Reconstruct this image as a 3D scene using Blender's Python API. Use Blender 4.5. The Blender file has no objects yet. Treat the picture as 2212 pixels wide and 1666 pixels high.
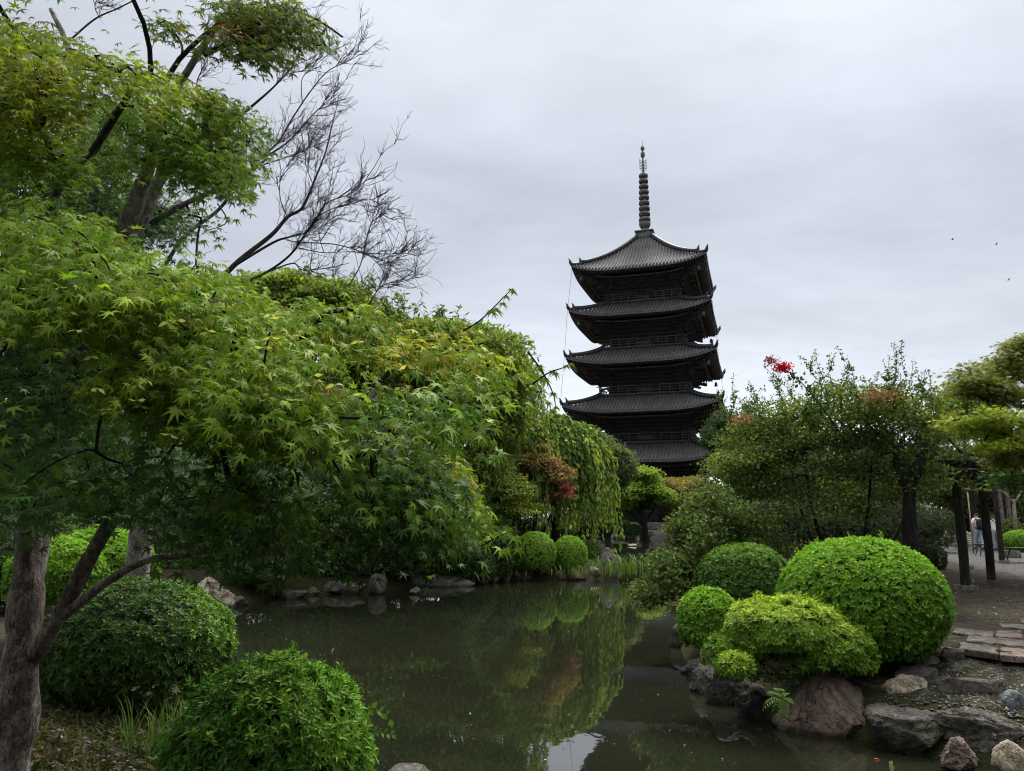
import bpy, math, random
import numpy as np
from mathutils import Vector, noise as mnoise
random.seed(5); rng = np.random.default_rng(11)
sc = bpy.context.scene
COL = sc.collection
R = math.radians

# ------------------------------------------------------------------ camera
EYE = 2.2; PITCH = R(9.705); F = 1664.2
cam_d = bpy.data.cameras.new('camera'); cam = bpy.data.objects.new('camera', cam_d); COL.objects.link(cam)
cam.location = (0, 0, EYE); cam.rotation_euler = (R(90) + PITCH, 0, 0)
cam_d.sensor_width = 36; cam_d.lens = 36 * F / 2212; cam_d.clip_start = 0.05; cam_d.clip_end = 3000
sc.camera = cam

# ------------------------------------------------------------------ sky, sun, exposure
SUN_EL, SUN_AZ = R(56), R(24)
w = bpy.data.worlds.new('World'); sc.world = w; w.use_nodes = True
nt = w.node_tree; N = nt.nodes; L = nt.links
bg = N['Background']; bg.inputs['Strength'].default_value = 0.1
sky = N.new('ShaderNodeTexSky'); sky.sky_type = 'NISHITA'; sky.sun_disc = False
sky.sun_elevation = SUN_EL; sky.sun_rotation = SUN_AZ
tc = N.new('ShaderNodeTexCoord'); sep = N.new('ShaderNodeSeparateXYZ'); L.new(tc.outputs['Generated'], sep.inputs[0])
def M(op, a, b=None, c=None, clamp=False):
    n = N.new('ShaderNodeMath'); n.operation = op; n.use_clamp = clamp
    for i, v in enumerate((a, b, c)):
        if v is None: continue
        if isinstance(v, (int, float)): n.inputs[i].default_value = v
        else: L.new(v, n.inputs[i])
    return n.outputs[0]
zc = M('MAXIMUM', sep.outputs['Z'], 0.0)
den = M('ADD', zc, 0.16)
comb = N.new('ShaderNodeCombineXYZ')
L.new(M('MULTIPLY', M('DIVIDE', sep.outputs['X'], den), 0.62), comb.inputs[0]); L.new(M('DIVIDE', sep.outputs['Y'], den), comb.inputs[1])
def wnoise(scale, detail, rough, off):
    mp = N.new('ShaderNodeMapping'); mp.inputs['Location'].default_value = off; mp.inputs['Rotation'].default_value = (0, 0, 0.35)
    L.new(comb.outputs[0], mp.inputs[0])
    n = N.new('ShaderNodeTexNoise'); n.inputs['Scale'].default_value = scale; n.inputs['Detail'].default_value = detail
    n.inputs['Roughness'].default_value = rough; n.inputs['Distortion'].default_value = 0.35; L.new(mp.outputs[0], n.inputs['Vector']); return n.outputs['Fac']
n1 = wnoise(0.55, 4, 0.5, (3.1, 1.7, 0)); n2 = wnoise(1.9, 7, 0.56, (7.3, 2.2, 4)); n3 = wnoise(6.0, 5, 0.6, (1.3, 8.2, 2))
cl = M('ADD', M('MULTIPLY', n1, 0.5), M('ADD', M('MULTIPLY', n2, 0.38), M('MULTIPLY', n3, 0.12)))
ramp = N.new('ShaderNodeValToRGB'); L.new(zc, ramp.inputs[0])
els = ramp.color_ramp.elements
stops = [(0.0, (.76, .795, .82)), (.10, (.74, .78, .83)), (.20, (.57, .605, .66)), (.30, (.49, .513, .568)), (.40, (.49, .513, .573)),
         (.50, (.58, .607, .667)), (.60, (.66, .69, .745)), (1.0, (3.1, 3.1, 3.05))]
els[0].position, els[0].color = stops[0][0], (*stops[0][1], 1); els[1].position, els[1].color = stops[-1][0], (*stops[-1][1], 1)
for p, c in stops[1:-1]:
    e = els.new(p); e.color = (*c, 1)
gain = M('ADD', .18, M('MULTIPLY', cl, 1.66))
vm = N.new('ShaderNodeVectorMath'); vm.operation = 'SCALE'; L.new(ramp.outputs[0], vm.inputs[0]); L.new(M('MULTIPLY', gain, 3.22), vm.inputs['Scale'])
mx = N.new('ShaderNodeMix'); mx.data_type = 'RGBA'; mx.inputs[0].default_value = 0.04
L.new(vm.outputs[0], mx.inputs[6]); L.new(sky.outputs[0], mx.inputs[7]); L.new(mx.outputs[2], bg.inputs['Color'])

sd = bpy.data.lights.new('sun', 'SUN'); sd.energy = 1.5; sd.angle = R(20); sd.color = (1, .95, .86)
so = bpy.data.objects.new('sun', sd); COL.objects.link(so)
sdir = Vector((math.sin(SUN_AZ) * math.cos(SUN_EL), math.cos(SUN_AZ) * math.cos(SUN_EL), math.sin(SUN_EL)))
so.rotation_euler = sdir.to_track_quat('Z', 'Y').to_euler(); so.location = sdir * 200

sc.view_settings.view_transform = 'Standard'; sc.view_settings.look = 'None'
sc.view_settings.exposure = 1.92; sc.view_settings.gamma = 1
sc.render.engine = 'CYCLES'
cy = sc.cycles
cy.max_bounces = 6; cy.diffuse_bounces = 3; cy.glossy_bounces = 3; cy.transmission_bounces = 3; cy.transparent_max_bounces = 4
cy.caustics_reflective = False; cy.caustics_refractive = False
cy.use_denoising = True; sc.render.filter_size = 1.05; cy.pixel_filter_type = 'BLACKMAN_HARRIS'; cy.filter_width = 1.05

# ------------------------------------------------------------------ where a ray through a point of the photo (2212 px wide) lands
cP, sP = math.cos(PITCH), math.sin(PITCH)
def ray(x, y):
    a, b = (x - 1106) / F, (832.8 - y) / F
    return np.array([a, cP - b * sP, sP + b * cP])
def P(x, y, Y):
    d = ray(x, y); d = d * (Y / d[1]); return np.array([d[0], d[1], d[2] + EYE])
def G(x, y, z=0.0):
    d = ray(x, y); d = d * ((z - EYE) / d[2]); return np.array([d[0], d[1], z])
def PX(Y): return Y / F * 1.0          # metres per photo pixel at a depth

# ------------------------------------------------------------------ mesh helpers
ORG = {}
def base_of(o):
    while o is not None:
        if o.name in ORG: return ORG[o.name]
        o = o.parent
    return np.zeros(3)
def build(name, V, faces, mat, parent=None, col=None, smooth=False, loc=None):
    V = np.asarray(V, dtype=np.float64).reshape(-1, 3)
    if loc is not None: org = np.asarray(loc, float)
    else: org = base_of(parent)
    me = bpy.data.meshes.new(name)
    me.vertices.add(len(V)); me.vertices.foreach_set('co', (V - org).astype(np.float32).ravel())
    if not isinstance(faces, list): faces = [faces]
    faces = [np.asarray(f, dtype=np.int32) for f in faces if len(f)]
    nl = sum(f.size for f in faces); nf = sum(len(f) for f in faces)
    me.loops.add(nl); me.polygons.add(nf)
    me.loops.foreach_set('vertex_index', np.concatenate([f.ravel() for f in faces]))
    sizes = np.concatenate([np.full(len(f), f.shape[1], np.int32) for f in faces])
    starts = np.concatenate([[0], np.cumsum(sizes)[:-1]]).astype(np.int32)
    me.polygons.foreach_set('loop_start', starts)
    if smooth: me.polygons.foreach_set('use_smooth', np.ones(nf, bool))
    if col is not None:
        a = me.attributes.new('Col', 'FLOAT_COLOR', 'POINT')
        c4 = np.ones((len(V), 4), np.float32); c4[:, :3] = col; a.data.foreach_set('color', c4.ravel())
    me.update(calc_edges=True); me.validate()
    for m in (mat if isinstance(mat, (list, tuple)) else [mat]): me.materials.append(m)
    o = bpy.data.objects.new(name, me); COL.objects.link(o)
    if parent is not None: o.parent = parent
    if loc is not None: o.location = org; ORG[o.name] = org
    return o
def tag(o, label, cat, group=None):
    o['label'] = label; o['category'] = cat
    if group: o['group'] = group
    return o
def thing(name, label, cat, loc, group=None, rotz=0):
    o = bpy.data.objects.new(name, None); COL.objects.link(o); o.location = loc; o.rotation_euler = (0, 0, rotz)
    ORG[o.name] = np.asarray(loc, float); return tag(o, label, cat, group)
class MB:
    def __init__(s): s.V = []; s.Fq = []; s.Ft = []; s.C = []; s.n = 0
    def add(s, V, q=None, t=None, col=None):
        V = np.asarray(V, float).reshape(-1, 3)
        if q is not None and len(q): s.Fq.append(np.asarray(q) + s.n)
        if t is not None and len(t): s.Ft.append(np.asarray(t) + s.n)
        if col is not None: s.C.append(np.broadcast_to(np.asarray(col, float), (len(V), 3)))
        s.V.append(V); s.n += len(V)
    def build(s, name, mat, parent=None, **k):
        f = []
        if s.Fq: f.append(np.concatenate(s.Fq))
        if s.Ft: f.append(np.concatenate(s.Ft))
        return build(name, np.concatenate(s.V), f, mat, parent, col=np.concatenate(s.C) if s.C else None, **k)
def unit(a): return a / np.maximum(np.linalg.norm(a, axis=-1, keepdims=True), 1e-9)
def tubes(Pt, Rd, sides=5, cap=True):
    """m tubes of n points each -> verts, quads"""
    Pt = np.asarray(Pt, float); Rd = np.asarray(Rd, float)
    if Pt.ndim == 2: Pt = Pt[None]; Rd = Rd[None]
    if cap:
        Pt = np.concatenate([Pt[:, :1], Pt, Pt[:, -1:]], 1); Rd = np.concatenate([Rd[:, :1] * .05, Rd, Rd[:, -1:] * .05], 1)
    m, n, _ = Pt.shape
    T = np.gradient(Pt, axis=1) if n > 2 else np.repeat(Pt[:, 1:] - Pt[:, :1], 2, 1)
    if cap: T[:, 0] = T[:, 1]; T[:, -1] = T[:, -2]
    T = unit(T)
    main = unit(Pt[:, -1] - Pt[:, 0]); ref = np.zeros((m, 3)); ref[np.arange(m), np.argmin(np.abs(main), 1)] = 1
    A = unit(np.cross(T, ref[:, None, :])); B = np.cross(T, A)
    an = np.arange(sides) * 2 * np.pi / sides + np.pi / 4
    V = Pt[:, :, None] + Rd[:, :, None, None] * (A[:, :, None] * np.cos(an)[None, None, :, None] + B[:, :, None] * np.sin(an)[None, None, :, None])
    i = np.arange(n - 1)[:, None]; k = np.arange(sides)[None]
    q = np.stack([i * sides + k, i * sides + (k + 1) % sides, (i + 1) * sides + (k + 1) % sides, (i + 1) * sides + k], -1).reshape(-1, 4)
    Q = (q[None] + (np.arange(m) * n * sides)[:, None, None]).reshape(-1, 4)
    return V.reshape(-1, 3), Q
def box(x0, x1, y0, y1, z0, z1):
    V = np.array([[x, y, z] for z in (z0, z1) for y in (y0, y1) for x in (x0, x1)], float)
    return V, np.array([[0, 2, 3, 1], [4, 5, 7, 6], [0, 1, 5, 4], [2, 6, 7, 3], [0, 4, 6, 2], [1, 3, 7, 5]])
def lathe(prof, sides=16, c=(0, 0, 0)):
    prof = np.array(prof, float); an = np.arange(sides) * 2 * np.pi / sides; n = len(prof)
    V = np.stack([prof[:, 0][:, None] * np.cos(an), prof[:, 0][:, None] * np.sin(an), np.repeat(prof[:, 1][:, None], sides, 1)], -1).reshape(-1, 3) + np.array(c)
    i = np.arange(n - 1)[:, None]; k = np.arange(sides)[None]
    return V, np.stack([i * sides + k, i * sides + (k + 1) % sides, (i + 1) * sides + (k + 1) % sides, (i + 1) * sides + k], -1).reshape(-1, 4)
def smooth01(a, b, x):
    t = np.clip((x - a) / (b - a), 0, 1); return t * t * (3 - 2 * t)
def in_poly(pts, poly):
    poly = np.asarray(poly, float); x, y = pts[:, 0], pts[:, 1]; r = np.zeros(len(pts), bool)
    for (x0, y0), (x1, y1) in zip(poly, np.roll(poly, -1, 0)):
        c = ((y0 > y) != (y1 > y)); r ^= c & (x < (x1 - x0) * (y - y0) / ((y1 - y0) if y1 != y0 else 1e-9) + x0)
    return r
def fill_poly(poly, n):
    poly = np.asarray(poly, float); lo, hi = poly.min(0), poly.max(0); out = []
    while sum(map(len, out)) < n:
        p = rng.uniform(lo, hi, (n * 2, 2)); out.append(p[in_poly(p, poly)])
    return np.concatenate(out)[:n]
def vnoise(p, s, seed=0):
    return np.array([mnoise.noise(Vector((a[0] * s + seed, a[1] * s - seed * 1.7, a[2] * s + 3.1 * seed))) for a in p])

# ------------------------------------------------------------------ materials
def mat(name, f, disp=False):
    m = bpy.data.materials.new(name); m.use_nodes = True; t = m.node_tree
    b = t.nodes['Principled BSDF']; f(t, t.nodes, t.links, b); return m
def nz(t, vec, scale, detail=4, rough=.55, dist=0):
    n = t.nodes.new('ShaderNodeTexNoise'); n.inputs['Scale'].default_value = scale; n.inputs['Detail'].default_value = detail
    n.inputs['Roughness'].default_value = rough; n.inputs['Distortion'].default_value = dist
    if vec is not None: t.links.new(vec, n.inputs['Vector'])
    return n.outputs['Fac']
def cr(t, fac, stops, interp='LINEAR'):
    r = t.nodes.new('ShaderNodeValToRGB'); r.color_ramp.interpolation = interp; e = r.color_ramp.elements
    e[0].position, e[0].color = stops[0][0], (*stops[0][1], 1); e[1].position, e[1].color = stops[-1][0], (*stops[-1][1], 1)
    for p, c in stops[1:-1]:
        x = e.new(p); x.color = (*c, 1)
    t.links.new(fac, r.inputs[0]); return r.outputs[0]
def mixc(t, fac, a, b, mode='MIX'):
    n = t.nodes.new('ShaderNodeMix'); n.data_type = 'RGBA'; n.blend_type = mode
    for i, v in ((0, fac), (6, a), (7, b)):
        if isinstance(v, (int, float)): n.inputs[i].default_value = v
        elif isinstance(v, tuple): n.inputs[i].default_value = (*v, 1)
        else: t.links.new(v, n.inputs[i])
    return n.outputs[2]
def bump(t, b, h, strength=.5, dist=.02):
    n = t.nodes.new('ShaderNodeBump'); n.inputs['Strength'].default_value = strength; n.inputs['Distance'].default_value = dist
    t.links.new(h, n.inputs['Height']); t.links.new(n.outputs[0], b.inputs['Normal'])
def objco(t, scale=(1, 1, 1)):
    c = t.nodes.new('ShaderNodeTexCoord'); m = t.nodes.new('ShaderNodeMapping'); m.inputs['Scale'].default_value = scale
    t.links.new(c.outputs['Object'], m.inputs[0]); return m.outputs[0]
def leaf_mat(name, rough=.5, trans=.35, spec=.25, tint=(1.25, 1.3, .55)):
    def f(t, n, l, b):
        a = n.new('ShaderNodeAttribute'); a.attribute_name = 'Col'
        l.new(a.outputs['Color'], b.inputs['Base Color']); b.inputs['Roughness'].default_value = rough
        b.inputs['Specular IOR Level'].default_value = spec
        tr = n.new('ShaderNodeBsdfTranslucent'); l.new(mixc(t, 1.0, a.outputs['Color'], tint, 'MULTIPLY'), tr.inputs['Color'])
        ms = n.new('ShaderNodeMixShader'); ms.inputs[0].default_value = trans
        l.new(b.outputs[0], ms.inputs[1]); l.new(tr.outputs[0], ms.inputs[2]); l.new(ms.outputs[0], n['Material Output'].inputs['Surface'])
    return mat(name, f)
LEAF = leaf_mat('maple_leaf', .55, .4, .1, (1.3, 1.35, .5))
SHRUB = leaf_mat('shrub_leaf', .55, .22, .11, (1.15, 1.4, .5))
FAR = leaf_mat('tree_leaf', .65, .34, .07, (1.3, 1.35, .5))
def bark_mat(name, c1, c2, c3, sc_=6, stretch=.22, lich=.5):
    def f(t, n, l, b):
        o = objco(t, (1, 1, stretch)); a = nz(t, o, sc_ * 3, 6, .65, .3); g = nz(t, objco(t), sc_ * .7, 6, .65, .6); h = nz(t, o, sc_ * 12, 4, .6)
        vo = n.new('ShaderNodeTexVoronoi'); vo.feature = 'DISTANCE_TO_EDGE'; vo.inputs['Scale'].default_value = sc_ * 2.6
        wp = n.new('ShaderNodeVectorMath'); wp.operation = 'ADD'; l.new(o, wp.inputs[0]); nn = n.new('ShaderNodeTexNoise'); nn.inputs['Scale'].default_value = sc_ * 1.5; l.new(objco(t), nn.inputs['Vector']); sc2 = n.new('ShaderNodeVectorMath'); sc2.operation = 'SCALE'; sc2.inputs['Scale'].default_value = .35; l.new(nn.outputs['Color'], sc2.inputs[0]); l.new(sc2.outputs[0], wp.inputs[1]); l.new(wp.outputs[0], vo.inputs['Vector'])
        crack = cr(t, vo.outputs['Distance'], [(.0, (.3, .28, .27)), (.06, (1, 1, 1))])
        c = cr(t, a, [(.3, c1), (.52, c2), (.72, c3)])
        c = mixc(t, cr(t, g, [(.48, (0, 0, 0)), (.56, (lich, lich, lich))]), c, c1)
        c = mixc(t, .45, c, cr(t, h, [(.3, (.25, .25, .25)), (.7, (1.1, 1.1, 1.1))]), 'MULTIPLY'); c = mixc(t, .6, c, crack, 'MULTIPLY')
        l.new(c, b.inputs['Base Color']); b.inputs['Roughness'].default_value = .85; b.inputs['Specular IOR Level'].default_value = .15
        ad = n.new('ShaderNodeMath'); ad.operation = 'MULTIPLY_ADD'; l.new(crack, ad.inputs[0]); ad.inputs[1].default_value = .6; l.new(a, ad.inputs[2]); bump(t, b, ad.outputs[0], 1, .03)
    return mat(name, f)
BARK = bark_mat('maple_bark', (.055, .048, .043), (.25, .205, .18), (.44, .37, .33), 7, .3, .65)
BARKP = bark_mat('pale_bark', (.12, .105, .095), (.3, .265, .24), (.48, .45, .42), 5, .3, .6)
BARKD = bark_mat('dark_bark', (.012, .01, .009), (.03, .026, .024), (.07, .06, .055), 5)
TWIG = bark_mat('twig_bark', (.035, .032, .034), (.075, .068, .07), (.16, .145, .14), 8)
def simple(name, c, rough=.7, spec=.3, var=.35, sc_=4, metal=0, bmp=.3):
    def f(t, n, l, b):
        a = nz(t, objco(t), sc_, 5, .6)
        l.new(cr(t, a, [(.3, tuple(v * (1 - var) for v in c)), (.7, tuple(v * (1 + var) for v in c))]), b.inputs['Base Color'])
        b.inputs['Roughness'].default_value = rough; b.inputs['Specular IOR Level'].default_value = spec; b.inputs['Metallic'].default_value = metal
        if bmp: bump(t, b, nz(t, objco(t), sc_ * 6, 4), bmp, .01)
    return mat(name, f)
def rock_mat(name, cs, lich=(.3, .3, .26), moss=0.0, mc=(.05, .06, .02), s=3.0, lichamt=.5, vein=0):
    def f(t, n, l, b):
        o = objco(t); a = nz(t, o, s, 8, .62, .5); g = nz(t, o, s * 7, 6, .7); k = nz(t, o, s * 2.2, 7, .7, .6)
        c = cr(t, a, [(.28, cs[0]), (.5, cs[1]), (.72, cs[2])])
        c = mixc(t, .8, c, cr(t, g, [(.3, (.35, .35, .35)), (.5, (1, 1, 1)), (.72, (1.7, 1.6, 1.5))]), 'MULTIPLY')
        c = mixc(t, cr(t, k, [(.56, (0, 0, 0)), (.66, (lichamt,) * 3)]), c, lich)
        if vein:
            v1 = nz(t, o, s * 1.6, 5, .6, 1.8); wv = n.new('ShaderNodeMath'); wv.operation = 'SUBTRACT'; l.new(v1, wv.inputs[0]); wv.inputs[1].default_value = .5; wa = n.new('ShaderNodeMath'); wa.operation = 'ABSOLUTE'; l.new(wv.outputs[0], wa.inputs[0])
            c = mixc(t, cr(t, wa.outputs[0], [(.0, (.8,) * 3), (.025, (0, 0, 0))]), c, (.06, .05, .04))
        gw = n.new('ShaderNodeNewGeometry'); sw = n.new('ShaderNodeSeparateXYZ'); l.new(gw.outputs['Position'], sw.inputs[0]); wn = n.new('ShaderNodeMath'); wn.operation = 'MULTIPLY_ADD'; l.new(g, wn.inputs[0]); wn.inputs[1].default_value = -.08; l.new(sw.outputs[2], wn.inputs[2])
        c = mixc(t, 1.0, c, cr(t, wn.outputs[0], [(.0, (.42, .42, .42)), (.035, (1, 1, 1))]), 'MULTIPLY')      # wet tide mark just above the water
        vk = n.new('ShaderNodeTexVoronoi'); vk.feature = 'DISTANCE_TO_EDGE'; vk.inputs['Scale'].default_value = s * 1.1; wk = n.new('ShaderNodeVectorMath'); wk.operation = 'MULTIPLY_ADD'; nk = n.new('ShaderNodeTexNoise'); nk.inputs['Scale'].default_value = s * 2; nk.inputs['Detail'].default_value = 5; l.new(o, nk.inputs['Vector']); l.new(nk.outputs['Color'], wk.inputs[0]); wk.inputs[1].default_value = (.5, .5, .5); l.new(o, wk.inputs[2]); l.new(wk.outputs[0], vk.inputs['Vector'])
        crk = cr(t, vk.outputs['Distance'], [(.0, (.25, .24, .23)), (.028, (1, 1, 1))]); c = mixc(t, .8, c, crk, 'MULTIPLY')
        if moss:
            ge = n.new('ShaderNodeNewGeometry'); sp = n.new('ShaderNodeSeparateXYZ'); l.new(ge.outputs['Position'], sp.inputs[0])
            c = mixc(t, cr(t, nz(t, o, s * 1.4, 6, .65), [(.5 - .12 * moss, (0, 0, 0)), (.64, (moss,) * 3)]), c, mc)
        l.new(c, b.inputs['Base Color']); b.inputs['Roughness'].default_value = .82; b.inputs['Specular IOR Level'].default_value = .25
        ad = n.new('ShaderNodeMath'); ad.operation = 'ADD'; l.new(a, ad.inputs[0]); l.new(g, ad.inputs[1]); a2 = n.new('ShaderNodeMath'); a2.operation = 'MULTIPLY_ADD'; l.new(crk, a2.inputs[0]); a2.inputs[1].default_value = .5; l.new(ad.outputs[0], a2.inputs[2]); bump(t, b, a2.outputs[0], 1, .05)
    return mat(name, f)
RK_BROWN = rock_mat('brown_rock', [(.04, .03, .027), (.16, .12, .1), (.3, .24, .2)], (.15, .075, .06), .35, (.07, .06, .03), 2.2, .6)
RK_DARK = rock_mat('dark_rock', [(.011, .0095, .011), (.045, .04, .043), (.14, .13, .125)], (.2, .2, .15), .7, (.1, .105, .05), 2.6, .55)
RK_GREY = rock_mat('grey_rock', [(.03, .028, .026), (.115, .104, .092), (.25, .23, .2)], (.26, .25, .22), .3, (.05, .055, .025), 3)
RK_PALE = rock_mat('pale_rock', [(.16, .13, .09), (.34, .29, .21), (.5, .46, .37)], (.62, .58, .5), 0, s=3.5, vein=1)
RK_BLUE = rock_mat('blue_rock', [(.1, .115, .125), (.2, .225, .24), (.33, .36, .37)], (.45, .48, .48), 0, s=4, vein=1)
RK_SLAB = rock_mat('slab_rock', [(.028, .025, .022), (.1, .087, .074), (.19, .165, .14)], (.15, .1, .085), .25, (.05, .05, .03), 3, .4)

def ground_f(t, n, l, b):
    ge = n.new('ShaderNodeNewGeometry'); p = ge.outputs['Position']
    a = n.new('ShaderNodeAttribute'); a.attribute_name = 'Col'; sp = n.new('ShaderNodeSeparateColor'); l.new(a.outputs['Color'], sp.inputs[0])
    big = nz(t, p, .8, 6, .6, .3); mid = nz(t, p, 6, 6, .65); fine = nz(t, p, 45, 5, .7)
    dirt = cr(t, mid, [(.3, (.013, .011, .009)), (.5, (.03, .024, .019)), (.7, (.065, .052, .04))])
    moss = cr(t, mid, [(.3, (.011, .012, .005)), (.7, (.04, .042, .016))])
    vo = n.new('ShaderNodeTexVoronoi'); vo.inputs['Scale'].default_value = 48; l.new(p, vo.inputs['Vector'])
    sv = n.new('ShaderNodeSeparateColor'); l.new(vo.outputs['Color'], sv.inputs[0])
    grav = cr(t, sv.outputs[0], [(.0, (.035, .033, .033)), (.5, (.075, .072, .07)), (.85, (.135, .13, .125)), (1, (.24, .235, .225))])
    grav = mixc(t, .8, grav, cr(t, vo.outputs['Distance'], [(.0, (1.1, 1.1, 1.1)), (.55, (.9, .9, .9)), (.8, (.25, .25, .25))]), 'MULTIPLY')
    vl = n.new('ShaderNodeTexVoronoi'); vl.inputs['Scale'].default_value = 11; l.new(p, vl.inputs['Vector'])
    litter = cr(t, vl.outputs['Distance'], [(.1, (1, 1, 1)), (.14, (0, 0, 0))])
    def thr(x, nn, w=.18):
        s = n.new('ShaderNodeMath'); s.operation = 'ADD'; l.new(x, s.inputs[0]); l.new(nn, s.inputs[1])
        return cr(t, s.outputs[0], [(.95 - w, (0, 0, 0)), (.95 + w, (1, 1, 1))])
    c = mixc(t, thr(sp.outputs[1], big), dirt, moss); c = mixc(t, thr(sp.outputs[0], mid), c, grav)
    c = mixc(t, .45, c, cr(t, fine, [(.3, (.5, .5, .5)), (.7, (1.25, 1.25, 1.25))]), 'MULTIPLY')
    l.new(c, b.inputs['Base Color']); b.inputs['Roughness'].default_value = .95; b.inputs['Specular IOR Level'].default_value = .1
    ad = n.new('ShaderNodeMath'); ad.operation = 'SUBTRACT'; l.new(fine, ad.inputs[0]); l.new(vo.outputs['Distance'], ad.inputs[1]); bump(t, b, ad.outputs[0], .8, .02)
GROUND = mat('garden_ground', ground_f)
def water_f(t, n, l, b):
    ge = n.new('ShaderNodeNewGeometry'); mp = n.new('ShaderNodeMapping'); mp.inputs['Scale'].default_value = (1, .55, 1); l.new(ge.outputs['Position'], mp.inputs[0])
    a = nz(t, mp.outputs[0], 2.2, 3, .5, .6); c2 = nz(t, mp.outputs[0], .5, 4, .6)
    l.new(cr(t, c2, [(.35, (.0095, .0115, .0065)), (.65, (.0145, .0165, .009))]), b.inputs['Base Color'])
    b.inputs['Roughness'].default_value = .02; b.inputs['IOR'].default_value = 2.4; b.inputs['Specular IOR Level'].default_value = .5
    bump(t, b, a, .035, .05)
WATER = mat('pond_surface', water_f)

# ------------------------------------------------------------------ ground and pond
g2 = lambda x, y: G(x, y, 0)[:2]
SH = [(-1.3, 6.5), (.3, 6.1), (2.2, 5.9), (4.3, 5.9), g2(2165, 1655), g2(2060, 1640), g2(1960, 1625), g2(1870, 1598), g2(1780, 1585), g2(1690, 1555), g2(1610, 1530),
      g2(1540, 1500), g2(1490, 1440), g2(1470, 1380), g2(1490, 1330), g2(1530, 1290), g2(1500, 1240), g2(1465, 1200), g2(1448, 1174), g2(1440, 1166), g2(1380, 1163),
      g2(1300, 1160), g2(1240, 1164), g2(1245, 1180), g2(1300, 1212), g2(1346, 1232), g2(1335, 1248), g2(1240, 1253), g2(1140, 1253), g2(1060, 1255),
      g2(1000, 1261), g2(900, 1268), g2(830, 1276), g2(700, 1284), g2(600, 1290), g2(510, 1308), g2(480, 1322), (-6.2, 16), (-4.9, 12.6), (-3.5, 10), (-2.3, 8.2)]
SH = np.array(SH, float)
def shore_dist(p):
    d = np.full(len(p), 1e9)
    for a, b_ in zip(SH, np.roll(SH, -1, 0)):
        ab = b_ - a; t = np.clip(((p - a) @ ab) / (ab @ ab), 0, 1); d = np.minimum(d, np.hypot(*(p - a - t[:, None] * ab).T))
    d[in_poly(p, SH)] *= -1; return d
def gz(p):
    p = np.atleast_2d(p)[:, :2]; d = shore_dist(p)
    land = .1 + .28 * smooth01(0, .5, d) + .32 * smooth01(.4, 2.6, d)
    z = np.where(d > 0, land, .1 + np.clip(d * 1.6, -.7, 0))
    wob = .03 * np.sin(p[:, 0] * 2.1 + np.sin(p[:, 1] * 1.3) * 2) * np.cos(p[:, 1] * 1.7) * np.exp(-np.hypot(p[:, 0], p[:, 1]) / 30)
    return z + np.where(d > .3, wob, 0)
def gz1(x, y): return float(gz(np.array([[x, y]]))[0])
rr = np.geomspace(3, 900, 430); ss = np.sinh(np.linspace(-1.9, 1.9, 460)) / math.sinh(1.9) * 2.6
gx = (rr[:, None] * ss[None]).ravel(); gy = (np.repeat(rr[:, None], len(ss), 1) - 8).ravel()
gp = np.stack([gx, gy], 1); gh = gz(gp); gd = shore_dist(gp)
grav = np.maximum(smooth01(5.5, 8.5, gx - 0.3 * gy) * smooth01(-22, -4, -(gx - .62 * gy)) * smooth01(15, 21, gy) * smooth01(75, 45, gy) * .8, .3 * np.exp(-((gx - 5.2) ** 2 + (gy - 8.6) ** 2) / 5))
grav = np.maximum(grav, smooth01(66, 72, gy) * smooth01(98, 90, gy) * .6); grav = np.maximum(grav, .32 * smooth01(-1, -2.5, gx) * smooth01(6.2, 5.0, gy))
grav = np.maximum(grav, .25 * smooth01(-6, -9, gx) * smooth01(24, 30, gy))
moss = .5 * smooth01(2.5, .3, gd) + .25 + .35 * smooth01(26, 60, np.hypot(gx, gy))
i = np.arange(len(rr) - 1)[:, None] * len(ss) + np.arange(len(ss) - 1)[None]
gq = np.stack([i, i + 1, i + len(ss) + 1, i + len(ss)], -1).reshape(-1, 4)
o = build('ground', np.stack([gx, gy, gh], 1), gq, GROUND, col=np.stack([grav, moss, gx * 0], 1), smooth=True); o['kind'] = 'structure'
wx = np.array([[-22, 4.5, 0], [26, 4.5, 0], [26, 84, 0], [-22, 84, 0]], float)
o = build('pond_water', wx, np.array([[0, 1, 2, 3]]), WATER); o['kind'] = 'structure'

# ------------------------------------------------------------------ leaves
def tpl_maple(droop=.28, seed=0, slim=10):
    q = np.random.default_rng(seed); ang = np.radians(np.array([-128, -84, -42, 0, 42, 84, 128]) + q.normal(0, 5, 7)); ln = np.array([.42, .74, .94, 1, .94, .74, .42]) * q.uniform(.82, 1.08, 7)
    pts = [(0, 0)]
    for k, (a, r) in enumerate(zip(ang, ln)):
        wd = R(slim)
        for aa, f in ((-wd, .5), (0, 1), (wd, .5)): pts.append((math.sin(a + aa) * r * f, math.cos(a + aa) * r * f))
        if k < len(ang) - 1:
            am = (a + ang[k + 1]) / 2; pts.append((math.sin(am) * .27, math.cos(am) * .27))
    pts = np.array(pts); r2 = (pts ** 2).sum(1); n = len(pts)
    V = np.stack([pts[:, 0] * (1 - droop * .25 * r2), pts[:, 1] * (1 - droop * .2 * r2), -droop * r2 + .06 * np.sin(pts[:, 0] * 5 + seed)], 1)
    return V * .62, np.array([[0, k + 1, k] for k in range(1, n - 1)])
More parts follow.
